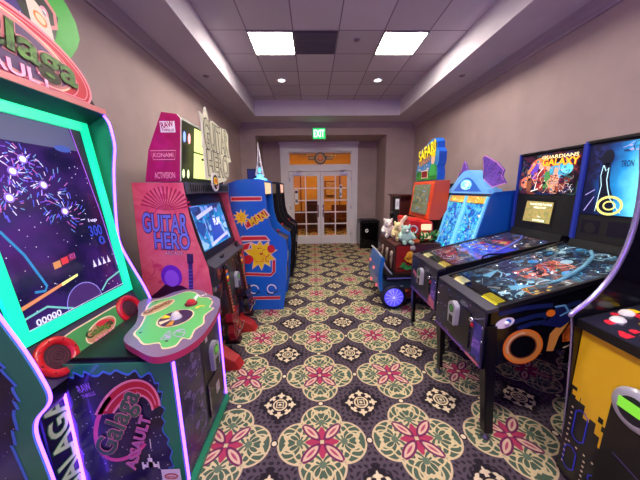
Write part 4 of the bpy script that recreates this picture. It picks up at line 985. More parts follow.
    b.fbox(G, -by1+.03, -by0-.03, bbz0+.0, zs-.005, -.002, .004, art['lower']); art['panel'](b, G, by0, by1, bbz0, zs); b.build('speaker_panel', bb)
    b = B(); b.fbox(G, -by1+.03, -by0-.03, zs, bbz1-.03, -.002, .004, art['glassbase']); art['glass'](b, G, by0+.035, by1-.035, zs+.004, bbz1-.034); b.build('backglass', bb, art['glabel'])
    b = B(); b.prism([(xb-.02, zt(xb)-.04), (xb+.22, zt(xb)-.04), (xb+.22, bbz0+.002), (xb+.0, bbz0+.002)], 'y', (y0+by0)/2+.03, (y1+by1)/2-.03, BLACKM); b.build('neck', t)
    # legs
    for (lx, ly) in legs:
        sx = -1 if lx < xb-.3 else 1; sy = -1 if ly < (y0+y1)/2 else 1
        yc = y0 if sy < 0 else y1; xc = xf if sx < 0 else xe
        top = zb(xc)+.30 if sx < 0 else zb(xc)+.2
        b = B(); w_ = .05
        P0 = Vector((xc, yc, top)); P1 = Vector((lx, ly, .035))
        for (dx, dy) in ((1, 0), (0, 1)):
            e0 = Vector((-sx*w_*dx*1.2, -sy*w_*dy*1.2, 0)); off = Vector((sx*.006, sy*.006, 0)); th = Vector((sx*.005*(1-dx), sy*.005*(1-dy), 0))
            a, c = P0+off, P1+off
            vs = [a, a+e0*1.1, c+e0*.75, c]; b.add(vs+[v+th for v in vs], [(0, 1, 2, 3), (4, 5, 6, 7), (0, 1, 5, 4), (1, 2, 6, 5), (2, 3, 7, 6), (3, 0, 4, 7)], art['leg'])
        for z in (.03, .12): b.ball(P0+Vector((sx*.01, -sy*.015, -z)), .009, CHROME, 8)
        l_ = b.build('leg', t)
        q = B(); q.lathe((lx, ly, 0), [(0, 0), (.028, 0), (.026, .012), (.008, .018), (.008, .05)], mat('leveller', (120, 118, 124), .3, .8), 14); q.build('leg_leveller', l_)
    return t

BLUTR = mat('backbox_trim', (44, 62, 170), .35)
G1 = lambda n, c, e=.9: mat(n, c, .35, es=e*SCREEN_E)
# --- the near one: dark, light-cycle style art
def tr_side(b, F, zb, zt):
    R1 = [ORANGE, mat('ring_gold', (226, 150, 70), .35), mat('ring_pale', (236, 200, 150), .35)]
    c = (1.30, .635)
    b.stroke(F, [(c[0]+.105*math.cos(k*PI/20), c[1]+.098*math.sin(k*PI/20)) for k in range(40)], .045, R1[1], .002, True)
    b.stroke(F, [(c[0]+.122*math.cos(k*PI/20), c[1]+.115*math.sin(k*PI/20)) for k in range(40)], .010, R1[0], .003, True)
    b.stroke(F, [(c[0]+.085*math.cos(k*PI/20), c[1]+.078*math.sin(k*PI/20)) for k in range(40)], .008, mat('ring_brown', (120, 56, 30), .4), .003, True)
    b.stroke(F, [(c[0]+.10*math.cos(t), c[1]+.095*math.sin(t)) for t in [PI*.5+k*PI/20 for k in range(14)]], .012, R1[2], .004)
    b.poly(F, [(1.455, .60), (1.50, .60), (1.52, .70), (1.57, .80), (1.52, .80), (1.46, .72)], R1[1], .003)
    b.poly(F, [(1.55, .66), (1.68, .68), (1.70, .80), (1.58, .79), (1.54, .72)], noisemat('flame_side', [(.35, (110, 30, 14)), (.6, (230, 110, 30))], 18), .003)
    for k, (a, c2, d, e) in enumerate(((1.12, .86, 1.45, .91), (1.2, .80, 1.5, .86), (1.25, .76, 1.42, .80), (1.4, .83, 1.62, .93))): b.stroke(F, [(a, c2), ((a+d)/2, (c2+e)/2+.012), (d, e)], .03, mat('streak_navy', (20, 34, 84), .4), .002+k*.0004)
    b.poly(F, [(1.40, .78), (1.48, .87), (1.56, .89), (1.60, .83), (1.52, .76)], NAVY, .0042); b.ell(F, 1.44, .86, .028, .024, ORANGE, .006); b.stroke(F, [(1.46, .90), (1.52, .91), (1.55, .87)], .012, mat('sky_line', (110, 170, 220), .4), .006); b.stroke(F, [(1.50, .84), (1.57, .88)], .01, mat('sky_line', (110, 170, 220), .4), .006)
    b.ell(F, 1.165, .80, .06, .033, WHITEI, .003, .35); b.ell(F, 1.185, .812, .018, .016, BLUEI, .004); b.stroke(F, [(1.56, .62), (1.72, .70)], .008, CREAM, .003)
DKP = mat('dark_purple', (50, 40, 100), .35)
def tr_front(b, F, y0, y1, z0, z1):
    b.stroke(F, [(-y1, z0+.015), (-y0, z0+.015)], .018, mat('violet_line', (120, 70, 170), .4), .002)
    b.stroke(F, [(-y0-.16, z0+.015), (-y0-.02, z0+.015)], .022, mat('salmon_line', (210, 110, 130), .4), .003)
    b.rect(F, -y0-.10, -y0-.015, z0+.05, z1-.12, mat('violet_side', (66, 60, 150), .4), .002)
    b.text(F, 'TRON', -y0-.09, -y0-.02, z0+.10, z0+.18, mat('lilac', (170, 120, 230), .5), .004, rot=PI/2)
    b.blots(F, -y1+.01, -y0-.01, z0+.02, z1-.03, [mat('lilac', (170, 120, 230), .5), mat('blue_dot', (80, 120, 220), .4), DKP], 60, 4, .006, .02, .003, .3)
def pal(*cs): return [mat('pf_%d_%d_%d' % c, c, .35, es=.55*SCREEN_E) for c in cs]
def tr_play(b, F, L, W):
    b.blots(F, .1, L, .02, W-.02, pal((60, 150, 200), (150, 210, 230), (30, 70, 110), (20, 40, 70), (110, 130, 140), (200, 230, 240), (16, 20, 34), (50, 90, 130), (16, 20, 34), (30, 34, 44)), 330, 31, .02, .075, .001, .5)
    b.blots(F, L*.42, L*.72, W*.35, W*.62, pal((200, 90, 70), (150, 30, 40), (240, 170, 150), (40, 16, 20)), 50, 8, .03, .08, .008, .6)
    b.blots(F, L*.30, L*.45, W*.02, W*.22, pal((220, 140, 50), (240, 200, 90)), 14, 9, .02, .05, .008, .6)
def tr_glass(b, G, y0, y1, z0, z1):
    W, H = y1-y0, z1-z0; X = lambda f: -y1+(f*.52 if f < .95 else f)*W; Z = lambda f: z0+f*H
    T3 = G1('tr_deep', (14, 34, 84), .8)
    m, t_, p_, P_, pos_ = newmat('tr_sky', .3); E.t = t_
    q_ = (2.04-P_[1])/.44 + (E(noise(t_, pos_, 9, 3))-.5)*.35 - eabs(P_[2]-1.62)*.35
    c_ = ramp(t_, q_.v, [(.30, (12, 16, 50)), (.48, (20, 60, 120)), (.68, (30, 130, 190)), (.95, (110, 215, 225))])
    t_.links.new(c_, p_.inputs['Base Color']); t_.links.new(c_, p_.inputs['Emission Color']); p_.inputs['Emission Strength'].default_value = .8*SCREEN_E
    b.rect(G, X(0), X(1), Z(.01), Z(.99), m, .005)
    DB = G1('tr_body', (12, 16, 34), .6); LN_ = G1('tr_line', (170, 210, 220), .9)
    b.poly(G, [(X(.30), Z(.04)), (X(.34), Z(.35)), (X(.30), Z(.55)), (X(.34), Z(.70)), (X(.42), Z(.74)), (X(.50), Z(.70)), (X(.52), Z(.52)), (X(.56), Z(.40)), (X(.66), Z(.25)), (X(.72), Z(.04))], DB, .008); b.ell(G, X(.41), Z(.80), .04*W/.6, .055*H/.5, DB, .008)
    b.stroke(G, [(X(.35), Z(.70)), (X(.33), Z(.56)), (X(.38), Z(.42)), (X(.36), Z(.25)), (X(.34), Z(.05))], .005, LN_, .009)
    b.stroke(G, [(X(.36), Z(.70)), (X(.42), Z(.62)), (X(.47), Z(.66)), (X(.47), Z(.50)), (X(.52), Z(.38)), (X(.60), Z(.24)), (X(.70), Z(.16)), (X(.86), Z(.04))], .006, LN_, .009)
    YG = G1('tr_yellow', (220, 210, 110), .95)
    b.stroke(G, [(X(.62)+.075*math.cos(k*PI/14), Z(.14)+.06*math.sin(k*PI/14)) for k in range(28)], .016, YG, .010, True); b.stroke(G, [(X(.62)+.035*math.cos(k*PI/14), Z(.14)+.028*math.sin(k*PI/14)) for k in range(28)], .010, YG, .010, True)
    b.stroke(G, [(X(.05), Z(.28)), (X(.25), Z(.36))], .006, G1('tr_vi', (150, 140, 200), .8), .006); b.stroke(G, [(X(.08), Z(.05)), (X(.26), Z(.26))], .006, G1('tr_vi', (150, 140, 200), .8), .006)
    b.blots(G, X(.02), X(.40), Z(.5), Z(.97), [G1('tr_n1', (28, 36, 90), .5), G1('tr_n2', (20, 24, 64), .5), G1('tr_n3', (16, 16, 46), .5)], 50, 5, .02, .06, .0055, .3)
    b.blots(G, X(.62), X(.95), Z(.86), Z(.97), [G1('tr_t', (150, 150, 190), .8), T3], 30, 6, .015, .035, .009, .5); b.text(G, 'TRON', X(.70), X(.93), Z(.66), Z(.74), T3, .009)
def tr_panel(b, G, y0, y1, z0, z1):
    m = mat('dmd', (36, 32, 44), .2)
    b.rect(G, -y1+.06, -y1+.19, z0+.06, z1-.04, m, .006); b.rect(G, -y1+.24, -y0-.12, z0+.06, z1-.035, m, .006)
    b.text(G, 'FREE', -y1+.39, -y1+.47, z0+.13, z0+.16, G1('dmd_red', (230, 70, 40), 1), .008); b.text(G, 'PLAY', -y1+.39, -y1+.47, z0+.08, z0+.11, G1('dmd_red', (230, 70, 40), 1), .008)
    b.ell(G, -y1+.125, (z0+z1)/2, .04, .04, BLACKM, .0075)
tron = dict(side=mat('pin_black', (10, 10, 18), .25, coat=.5), front=mat('pin_front_violet', (22, 19, 54), .3, coat=.3), bar=mat('lockbar_grey', (74, 72, 86), .3, .5), rail=mat('rail_dark', (40, 40, 48), .3, .6),
            field=noisemat('tr_field', [(.35, (8, 12, 24)), (.5, (24, 54, 84)), (.65, (90, 130, 150)), (.8, (20, 26, 40))], 16, es=.35), side_art=tr_side, front_art=tr_front, play=tr_play,
            bump=pal((60, 160, 220), (180, 220, 240)), sling=pal((120, 190, 220))[0], ramp=[mat('clear_blue', (110, 170, 200), .1, coat=1)], lamp=[mat('lamp_white', (240, 248, 255), .3, es=6), mat('lamp_ice', (150, 210, 255), .3, es=5)],
            card=(mat('card_yellow', (240, 226, 40), .5, es=.25), mat('card_cream', (236, 228, 170), .5, es=.2)), trim=BLUTR, split=.27, lower=BLACKM, panel=tr_panel, glassbase=G1('tr_base', (10, 12, 34), .6), glass=tr_glass, glabel='backlit blue and dark backglass with a glowing line figure', leg=mat('leg_black', (16, 14, 26), .3, .3))
pinball(1.435, 2.045, 1.055, 2.06, 1.33, 1.995, .888, 1.17, 1.21, 1.945, 'dark pinball machine with big orange ring on its side and blue backglass', tron, 5, [(1.11, 1.405), (1.10, 2.035), (2.30, 1.42), (2.30, 2.04)])
# --- the far one: colourful backglass with display
def gu_side(b, F, zb, zt):
    b.blots(F, 1.18, 2.2, .60, 1.02, [mat('gs_blue', (30, 40, 120), .35), mat('gs_or', (190, 80, 30), .35), mat('gs_red', (110, 24, 40), .35), BLACK, NAVY], 50, 6, .04, .12, .002, .4)
    b.ell(F, 1.27, .80, .07, .04, ORANGE, .005, .5); b.ell(F, 1.22, .81, .02, .02, CREAM, .007)
def gu_front(b, F, y0, y1, z0, z1):
    tr_front(b, F, y0, y1, z0, z1)
    b.poly(F, [(-y1+.06, z0+.20), (-y0-.02, z0+.0), (-y0-.02, z0+.08), (-y1+.06, z0+.25)], mat('salmon_line', (210, 110, 130), .4), .004)
def gu_play(b, F, L, W):
    b.blots(F, .1, L, .02, W-.02, pal((110, 110, 150), (60, 60, 110), (150, 130, 120), (190, 190, 200), (120, 50, 50), (30, 26, 44), (30, 26, 44), (60, 70, 60), (90, 110, 170)), 300, 13, .02, .075, .001, .5)
    b.poly(F, [(L*.34, .03), (L*.70, .03), (L*.62, W-.04), (L*.46, W-.04)], pal((70, 80, 220))[0], .006); b.blots(F, L*.38, L*.64, .04, W-.06, pal((80, 110, 250), (60, 60, 190), (130, 150, 250), (40, 50, 150)), 40, 3, .03, .08, .008, .4)
    b.blots(F, L*.50, L*.64, W*.40, W*.8, pal((200, 140, 60), (220, 170, 70), (90, 120, 60)), 20, 4, .03, .06, .012, .4)
    b.blots(F, L*.20, L*.34, W*.5, W*.85, pal((220, 80, 80), (200, 60, 60)), 16, 5, .02, .05, .008, .4); b.blots(F, L*.70, L*.80, W*.35, W*.8, pal((220, 60, 80), (160, 30, 60), (240, 120, 130)), 20, 5, .03, .06, .010, .4)
def gu_glass(b, G, y0, y1, z0, z1):
    W, H = y1-y0, z1-z0; X = lambda f: -y1+f*W; Z = lambda f: z0+f*H
    b.blots(G, X(.0), X(1), Z(.0), Z(1), [G1('ga', (60, 20, 40), .8), G1('gb', (20, 30, 70), .8), G1('gc', (110, 50, 40), .8), G1('gd', (16, 12, 24), .6), G1('ge', (40, 70, 70), .8)], 120, 41, .04, .12, .005, .3)
    # explosion arcs and figures in generic shapes
    for k, (fx, fz, r, c) in enumerate(((.36, .62, .12, (210, 90, 60)), (.30, .60, .09, (90, 60, 170)), (.68, .55, .09, (60, 150, 190)), (.82, .60, .055, (90, 190, 210)), (.60, .30, .07, (190, 110, 80)), (.12, .30, .06, (200, 100, 80)))):
        b.ell(G, X(fx), Z(fz), r, r*.9, G1('gp%d' % k, c, .9), .007+.0005*k)
    b.stroke(G, [(X(.14), Z(.15)), (X(.16), Z(.55)), (X(.30), Z(.85)), (X(.50), Z(.93))], .03, G1('g_or', (230, 120, 60), 1), .0105)
    FLH = G1('g_flesh', (206, 150, 120), .9); DKG = G1('g_dk', (20, 14, 22), .5); GRN = G1('g_gr', (70, 130, 70), .8)
    for (fx, fz, s, m) in ((.40, .42, 1.0, G1('g_rd', (130, 30, 36), .8)), (.52, .40, .8, GRN), (.66, .30, .9, FLH), (.20, .28, .7, G1('g_br', (120, 70, 46), .8))):
        b.poly(G, [(X(fx-.06*s), Z(fz-.32*s)), (X(fx-.07*s), Z(fz+.1*s)), (X(fx-.03*s), Z(fz+.22*s)), (X(fx+.04*s), Z(fz+.22*s)), (X(fx+.08*s), Z(fz+.05*s)), (X(fx+.06*s), Z(fz-.32*s))], m, .0115); b.ell(G, X(fx), Z(fz+.29*s), .026*s, .034*s, FLH, .012)
        b.stroke(G, [(X(fx-.06*s), Z(fz+.12*s)), (X(fx-.14*s), Z(fz-.02*s)), (X(fx-.08*s), Z(fz-.15*s))], .012, FLH, .0125)
    b.stroke(G, [(X(.33), Z(.1)), (X(.36), Z(.5)), (X(.44), Z(.66))], .008, G1('g_wh', (230, 220, 210), 1), .013); b.stroke(G, [(X(.26), Z(.06)), (X(.42), Z(.14)), (X(.50), Z(.34))], .01, G1('g_wh', (230, 220, 210), 1), .013)
    b.blots(G, X(.04), X(.97), Z(.03), Z(.88), [DKG, DKG, G1('gq1', (150, 60, 40), .8), G1('gq2', (60, 110, 130), .8), G1('gq3', (200, 150, 120), .9), G1('gq4', (110, 30, 60), .7), G1('gq5', (30, 30, 60), .6)], 150, 77, .01, .04, .0128, .5)
    YO = G1('g_title', (246, 170, 40), 1.1)
    b.text(G, 'GUARDIANS', X(.40), X(.97), Z(.87), Z(.95), G1('g_title2', (230, 210, 160), 1), .014, outline=DKG, ow=.04, rot=-.02)
    b.text(G, 'GALAXY', X(.42), X(.98), Z(.70), Z(.86), YO, .014, outline=G1('g_title3', (170, 40, 20), .9), ow=.06, rot=-.03)
    b.blots(G, X(.75), X(.95), Z(.05), Z(.25), [G1('g_wh', (230, 220, 210), 1)], 12, 3, .01, .02, .013, .9)
def gu_panel(b, G, y0, y1, z0, z1):
    W = y1-y0
    pts = [(-y1+.20*W, z0+.085), (-y1+.66*W, z0+.085), (-y1+.68*W, z1-.075), (-y1+.24*W, z1-.07)]
    b.poly(G, [(-y1+.17*W, z0+.065), (-y1+.69*W, z0+.065), (-y1+.71*W, z1-.055), (-y1+.22*W, z1-.05)], BLACK, .006)
    b.poly(G, pts, noisemat('lcd_tan', [(.3, (110, 120, 70)), (.55, (160, 140, 80)), (.75, (120, 90, 50))], 14, es=.9), .008)
    L1 = G1('lcd_w', (240, 240, 220), 1.1)
    b.text(G, 'THANKS FOR PLAYING', -y1+.30*W, -y1+.66*W, z1-.11, z1-.09, L1, .0095); b.text(G, 'PRESS START', -y1+.38*W, -y1+.58*W, z1-.14, z1-.123, L1, .0095); b.text(G, 'TO', -y1+.45*W, -y1+.51*W, z0+.135, z0+.15, L1, .0095); b.text(G, 'CONTINUE', -y1+.38*W, -y1+.58*W, z0+.095, z0+.115, L1, .0095)
guar = dict(tron); guar.update(side=mat('pin_navy', (14, 14, 34), .3, coat=.4), field=noisemat('gu_field', [(.35, (30, 30, 50)), (.5, (90, 80, 100)), (.65, (60, 60, 110)), (.8, (40, 34, 40))], 14, es=.35), side_art=gu_side, front_art=gu_front, play=gu_play,
            bump=pal((200, 60, 60), (220, 180, 90)), sling=pal((160, 140, 130))[0], ramp=[mat('clear_violet', (110, 120, 220), .1, coat=1)], card=(mat('card_yellow2', (240, 230, 120), .5, es=.25), mat('card_cream', (236, 228, 170), .5, es=.2)),
            split=.47, panel=gu_panel, glassbase=G1('gu_base', (20, 12, 24), .5), glass=gu_glass, glabel='backlit colourful backglass with orange title lettering')
pinball(2.25, 2.86, 1.145, 2.22, 2.14, 2.83, .885, 1.13, 1.185, 1.955, 'pinball machine with colourful crowded backglass and small tan display', guar, 9, [(1.215, 2.235), (1.165, 2.845), (2.42, 2.24), (2.42, 2.86)])

# ---------------------------------------------------------------- yellow maze cabinet, right foreground
QX = 1.396; QY0, QY1 = .46, 1.198
t = thing('arcade_cabinet', (1.8, .83, 0), 'black and yellow maze arcade cabinet with curved silver-edged side, nearest on the right', 'arcade machine')
pr = [(1.43, 0), (1.405, .25), (1.385, .50), (1.36, .75), (1.34, .90), (1.325, .965), (1.345, .985), (1.42, 1.055), (1.50, 1.175), (1.548, 1.33), (1.562, 1.48), (1.55, 1.65), (1.52, 1.80), (1.54, 1.86), (2.2, 1.86), (2.2, 0)]
pr = [(x+.006, z) for x, z in pr]
SIDEM = mat('maze_cab_black', (10, 9, 16), .25, coat=.5); MOLD = mat('silver_molding', (186, 176, 214), .22, .7)
for a in (QY0-.02, QY1):
    b = B(); b.prism(pr, 'y', a, a+.022, SIDEM); sp = b.build('side_panel', t)
    b = B()
    def cr(P, k=5):
        o = []
        for i in range(len(P)-1):
            p0 = P[max(i-1, 0)]; p1 = P[i]; p2 = P[i+1]; p3 = P[min(i+2, len(P)-1)]
            for j in range(k):
                s = j/k; o.append(tuple(.5*((2*p1[c])+(-p0[c]+p2[c])*s+(2*p0[c]-5*p1[c]+4*p2[c]-p3[c])*s*s+(-p0[c]+3*p1[c]-3*p2[c]+p3[c])*s**3) for c in (0, 1)))
        return o+[P[-1]]
    b.tube([(x-.004, a+.011, z) for x, z in cr(pr[:6])]+[(x-.004, a+.011, z) for x, z in cr(pr[5:14])[1:]], [.0045]*24+[.0125]*42, MOLD, 8); b.build('edge_molding', sp, 'silver edge molding')
b = B(); b.prism([(QX, .02), (QX, .90), (1.36, .92), (1.36, .94), (1.75, 1.03), (1.78, 1.08), (1.72, 1.56), (1.60, 1.84), (2.19, 1.84), (2.19, .02)], 'y', QY0+.001, QY1-.001, BLACK); b.build('body', t)
F = FXn(QX); PYL = mat('maze_yellow', (255, 202, 30), .35, coat=.4, spec=.4)
b = B(); b.fbox(F, -QY1+.002, -QY0-.002, .02, .897, 0, .004, mat('maze_black', (16, 12, 24), .3, coat=.3))
st = [(-1.195, .89), (-.465, .89), (-.465, .72), (-.75, .72), (-.75, .62), (-1.0, .50), (-1.0, .345), (-1.03, .345), (-1.03, .40), (-1.055, .40), (-1.055, .455), (-1.085, .455), (-1.085, .43), (-1.115, .43), (-1.115, .50), (-1.14, .50), (-1.14, .525), (-1.165, .525), (-1.165, .565), (-1.195, .565)]
b.poly(F, st, PYL, .0055)
for (a, z) in ((-1.185, .515), (-1.165, .50), (-1.05, .475), (-1.03, .44)): b.rect(F, a, a+.022, z, z+.03, BLACK if a > -1.1 else PYL, .0068)
MB = mat('maze_blue', (44, 50, 190), .35, es=.15)
def rrs(a0, a1, c0, c1): b.stroke(F, [(a0+.02, c0), (a1-.02, c0), (a1, c0+.02), (a1, c1-.02), (a1-.02, c1), (a0+.02, c1), (a0, c1-.02), (a0, c0+.02)], .006, MB, .007, True)
for q in ((-1.15, -1.09, .28, .46), (-1.04, -.90, .12, .18), (-1.17, -1.11, .08, .22), (-1.0, -.95, .24, .32), (-1.07, -1.02, .0+.03, .08), (-.9, -.6, .24, .30), (-.86, -.62, .06, .16)): rrs(*q)
for k in range(11): b.rect(F, -1.175+.0*k, -1.165, .44-.035*k, .45-.035*k, CREAM, .007)
for k in range(16): b.rect(F, -1.16+.04*k, -1.15+.04*k, .235, .245, CREAM, .007)
for k in range(6): b.rect(F, -1.075, -1.065, .20-.03*k, .21-.03*k, CREAM, .007)
b.build('front_panel', t, 'yellow front with stepped pixel edge over a dark maze pattern')
b = B(); dr = arc(-.84, .62, .165, 0, PI, 14)+[(-1.015, .12), (-.66, .12)]; b.fprism(F, dr, .004, .02, mat('coin_black', (14, 12, 18), .3)); b.stroke(F, [(-.96, .40), (-.72, .34)], .006, mat('violet_dim', (70, 60, 120), .4), .021); b.build('coin_door', t, 'black arched coin door')
b = B(); b.lathe(F.P(-.905, .675, .02), [(.092, 0), (.096, .014), (.084, .026), (.06, .03)], SILVER, 28, F.n); b.lathe(F.P(-.905, .675, .02), [(0, .028), (.062, .028)], mat('reader_dark', (24, 22, 40), .3), 28, F.n)
rd = b.build('card_reader', t, 'round silver card reader')
b = B(); RF = Fr(F.P(-.912, .685, .052), (0, -1, .0), (0, 0, 1)); b.fbox(RF, -.048, .045, -.024, .024, 0, .004, mat('lcd_green', (110, 190, 50), .3, es=.75)); b.build('display', rd, 'bright green display')
b = B(); b.prism([(1.355, .905), (QX+.01, .90), (1.80, 1.02), (1.80, 1.05), (1.352, .95)], 'y', QY0+.001, QY1-.001, BLACK)
u = Vector((1, 0, .22)).normalized(); CF = Fr((1.352, 0, .951), u, (0, 1, 0))
b.poly(CF, [(.005, QY0+.01), (.45, QY0+.01), (.45, QY1-.01), (.005, QY1-.01)], mat('cp_dark', (34, 34, 50), .3, coat=.4), .001)
R = random.Random(12)
for k in range(95):
    a, y = R.uniform(.03, .36), R.uniform(QY0+.04, QY1-.03); s = R.uniform(.008, .022)
    b.poly(CF, [(a-s, y-s), (a+s, y-s), (a+s, y+s*.2), (a+s*.4, y+s), (a-s*.4, y+s), (a-s, y+s*.2)], R.choice((YEL, REDI, mat('cp_grey', (110, 116, 130), .4), GREEN, YEL, REDI, BLUEI)), .002+k*2e-5)
cp = b.build('control_panel', t, 'control panel crowded with yellow and red art')
for (a, y, m) in ((.12, 1.12, WHITE), (.20, 1.15, WHITE), (.10, .98, RED), (.22, .92, WHITE)):
    b = B(); c = CF.P(a, y, .002); b.lathe(c, [(0, .014), (.022, .012), (.028, .004), (.03, 0)], m, 18, CF.n); b.build('button', cp)
b = B(); joystick(b, CF.P(.14, .74, .004)); b.build('joystick', cp)
sf = Fr((1.775, 0, 1.09), (0, -1, 0), (-.055, 0, .45)); b = B(); b.fbox(sf, -QY1+.08, -QY0-.08, .02, .42, 0, .008, emi('maze_scr', (14, 14, 40), .6)); b.build('screen', t)

# ---------------------------------------------------------------- undersea game
SY0, SY1 = 2.95, 3.79
t = thing('arcade_cabinet', (2.2, 3.35, 0), 'light blue undersea arcade cabinet with two tall sloping screens and purple fins on top', 'arcade machine')
SB = mat('sea_blue', (20, 90, 190), .35, coat=.3); SBL = mat('sea_light', (110, 180, 240), .35, es=.25)
sp = [(1.77, 0), (1.77, .70), (1.84, .78), (2.02, 1.50), (2.05, 1.56), (2.50, 1.60), (2.50, 0)]
for a in (SY0-.02, SY1):
    b = B(); b.prism(sp, 'y', a, a+.02, SB); b.build('side_panel', t)
b = B(); b.prism([(1.78, .02), (1.78, .68), (1.87, .76), (2.05, 1.50), (2.5, 1.55), (2.5, .02)], 'y', SY0+.001, SY1-.001, mat('sea_dark', (14, 40, 90), .4)); b.build('body', t)
u = Vector((0, -1, 0)); v = Vector((.18, 0, .74)).normalized(); F = Fr((1.853, 0, .77), u, v); Ls = .76
SEA = noisemat('sea_screen', [(.25, (20, 30, 110)), (.42, (30, 90, 190)), (.55, (60, 170, 220)), (.66, (110, 190, 170)), (.8, (30, 50, 150))], 13, es=.5, detail=6, rough=.2)
FRM = mat('sea_frame', (120, 205, 235), .3, es=.4)
mid = (SY0+SY1)/2
for (p, q, lb) in ((SY0+.005, mid-.008, 'tall undersea screen on the right half'), (mid+.008, SY1-.005, 'tall undersea screen on the left half')):
    b = B(); b.fbox(F, -q+.024, -p-.024, 0, Ls-.09, 0, .006, SEA)
    b.blots(F, -q+.045, -p-.045, .02, Ls-.1, [G1('se1', (230, 210, 110), .8), G1('se2', (40, 220, 200), .8), G1('se3', (60, 60, 200), .8), G1('se4', (30, 40, 120), .6), G1('se6', (30, 30, 90), .5), G1('se7', (24, 60, 130), .5), G1('se5', (130, 180, 220), .6)], 90, int(p*100), .012, .04, .008, .5)
    sc = b.build('screen', t, lb)
    b = B(); b.fbox(F, -q, -q+.024, -.02, Ls, 0, .03, FRM).fbox(F, -p-.024, -p, -.02, Ls, 0, .03, FRM); b.fbox(F, -q+.024, -p-.024, Ls-.085, Ls, 0, .025, mat('sea_banner', (226, 160, 60), .4, es=.4))
    b.blots(F, -q+.04, -p-.04, Ls-.08, Ls-.005, [G1('sb1', (240, 120, 50), .8), G1('sb2', (120, 210, 120), .8), G1('sb3', (240, 220, 90), .9), G1('sb4', (60, 160, 160), .8)], 24, int(p*77), .015, .04, .027, .4)
    b.build('screen_frame', sc, 'glowing light blue frame with orange banner')
AF = FXn(1.99)
outer = [(-3.80, 1.545)]+[(-3.80+.86*s, 1.60+.235*math.sin(PI*min(1, max(0, (s-.02)/.92)))**1.3) for s in [i/24 for i in range(25)]]+[(-2.93, 1.545)]
b = B(); b.fprism(AF, outer, -.16, .0, SBL); inn = [(-3.68, 1.57)]+[(-3.68+.62*s, 1.575+.17*math.sin(PI*s)**1.2) for s in [i/20 for i in range(1, 20)]]+[(-3.05, 1.57)]
b.poly(AF, inn, mat('arch_deep', (40, 100, 200), .35, es=.3), .002); b.ell(AF, -3.38, 1.655, .12, .065, mat('arch_logo', (130, 215, 240), .3, es=.7), .004)
b.text(AF, 'CORAL', -3.46, -3.30, 1.63, 1.69, mat('arch_text', (230, 250, 255), .3, es=.8), .006) if False else b.blots(AF, -3.48, -3.28, 1.61, 1.70, [mat('arch_text', (230, 250, 255), .3, es=.8), mat('arch_mid', (70, 160, 220), .3, es=.5)], 26, 7, .02, .04, .006, .6)
b.build('arch_header', t, 'glowing blue arched header')
FIN = noisemat('fin_art', [(.3, (40, 24, 90)), (.5, (130, 80, 190)), (.62, (40, 50, 150)), (.75, (210, 130, 200))], 22, es=.12)
for nm, pts in (('l', [(-3.70, 1.70), (-3.67, 1.80), (-3.61, 1.84), (-3.56, 1.97), (-3.52, 1.93), (-3.47, 1.86), (-3.46, 1.80)]), ('r', [(-3.12, 1.72), (-3.14, 1.86), (-3.17, 1.97), (-3.13, 1.985), (-3.05, 1.95), (-2.92, 1.89), (-2.80, 1.80), (-2.82, 1.74), (-2.75, 1.66), (-2.95, 1.62)])):
    b = B(); b.fprism(AF, pts, -.07, -.05, FIN); b.stroke(AF, pts, .012, mat('fin_edge', (226, 150, 220), .4), -.048, True)
    for k in range(5): b.stroke(AF, [pts[0], ((pts[2+k % 4][0]), (pts[2+k % 4][1]))], .005, mat('fin_dark', (30, 18, 60), .5), -.047)
    b.build('fin', t, 'purple and blue scaled fin')
b = B(); b.prism([(1.765, .66), (1.84, .70), (1.84, .78), (1.765, .71)], 'y', SY0, SY1, SBL); b.build('console', t, bevel=.006)

# ---------------------------------------------------------------- safari ride
t = thing('arcade_cabinet', (1.5, 4.0, 0), 'safari ride game with orange monitor, blue front bumper and big blue-lit wheel', 'arcade machine')
ORG = mat('safari_orange', (226, 74, 32), .35, coat=.3)
MF = Fr((1.685, 0, 1.185), (0, -1, 0), (.06, 0, .53)); my0, my1 = 3.74, 4.52
b = B(); b.prism([(1.685, 1.16), (1.75, 1.72), (1.97, 1.73), (1.95, 1.30), (1.86, 1.16)], 'y', my0, my1, ORG); mb = b.build('monitor_housing', t, 'orange monitor housing', bevel=.012)
b = B(); b.fbox(MF, -my1+.08, -my0-.10, .045, .49, .0, .008, noisemat('safari_screen', [(.3, (60, 80, 50)), (.45, (110, 110, 70)), (.6, (70, 100, 110)), (.75, (150, 140, 100))], 11, es=.45, rough=.2, detail=6)); b.blots(MF, -my1+.10, -my0-.12, .07, .47, [G1('sf1', (60, 90, 60), .6), G1('sf2', (130, 110, 80), .6), G1('sf3', (90, 120, 140), .6), G1('sf4', (50, 60, 50), .6)], 50, 5, .03, .08, .010, .3)
b.rect(MF, -my1+.1, -my0-.12, .01, .035, mat('orange_dark', (150, 40, 30), .4), .003); b.build('screen', mb)
TF2 = FXn(1.77)
top = [(-4.50, 1.735), (-4.50, 1.90), (-4.46, 2.00), (-4.44, 2.10), (-4.38, 2.20), (-4.20, 2.25), (-3.98, 2.32), (-3.86, 2.32), (-3.80, 2.27), (-3.79, 2.18), (-3.72, 2.12), (-3.72, 1.98), (-3.76, 1.92), (-3.73, 1.84), (-3.74, 1.735)]
b = B(); b.fprism(TF2, top, -.11, .0, mat('topper_face_blue', (60, 130, 200), .4), mat('topper_blue', (30, 96, 205), .35))
b.poly(TF2, [(-4.49, 1.74), (-3.74, 1.74), (-3.76, 1.95), (-3.95, 1.88), (-4.2, 1.86), (-4.48, 1.9)], noisemat('jungle', [(.35, (20, 80, 30)), (.6, (60, 160, 60))], 16), .002)
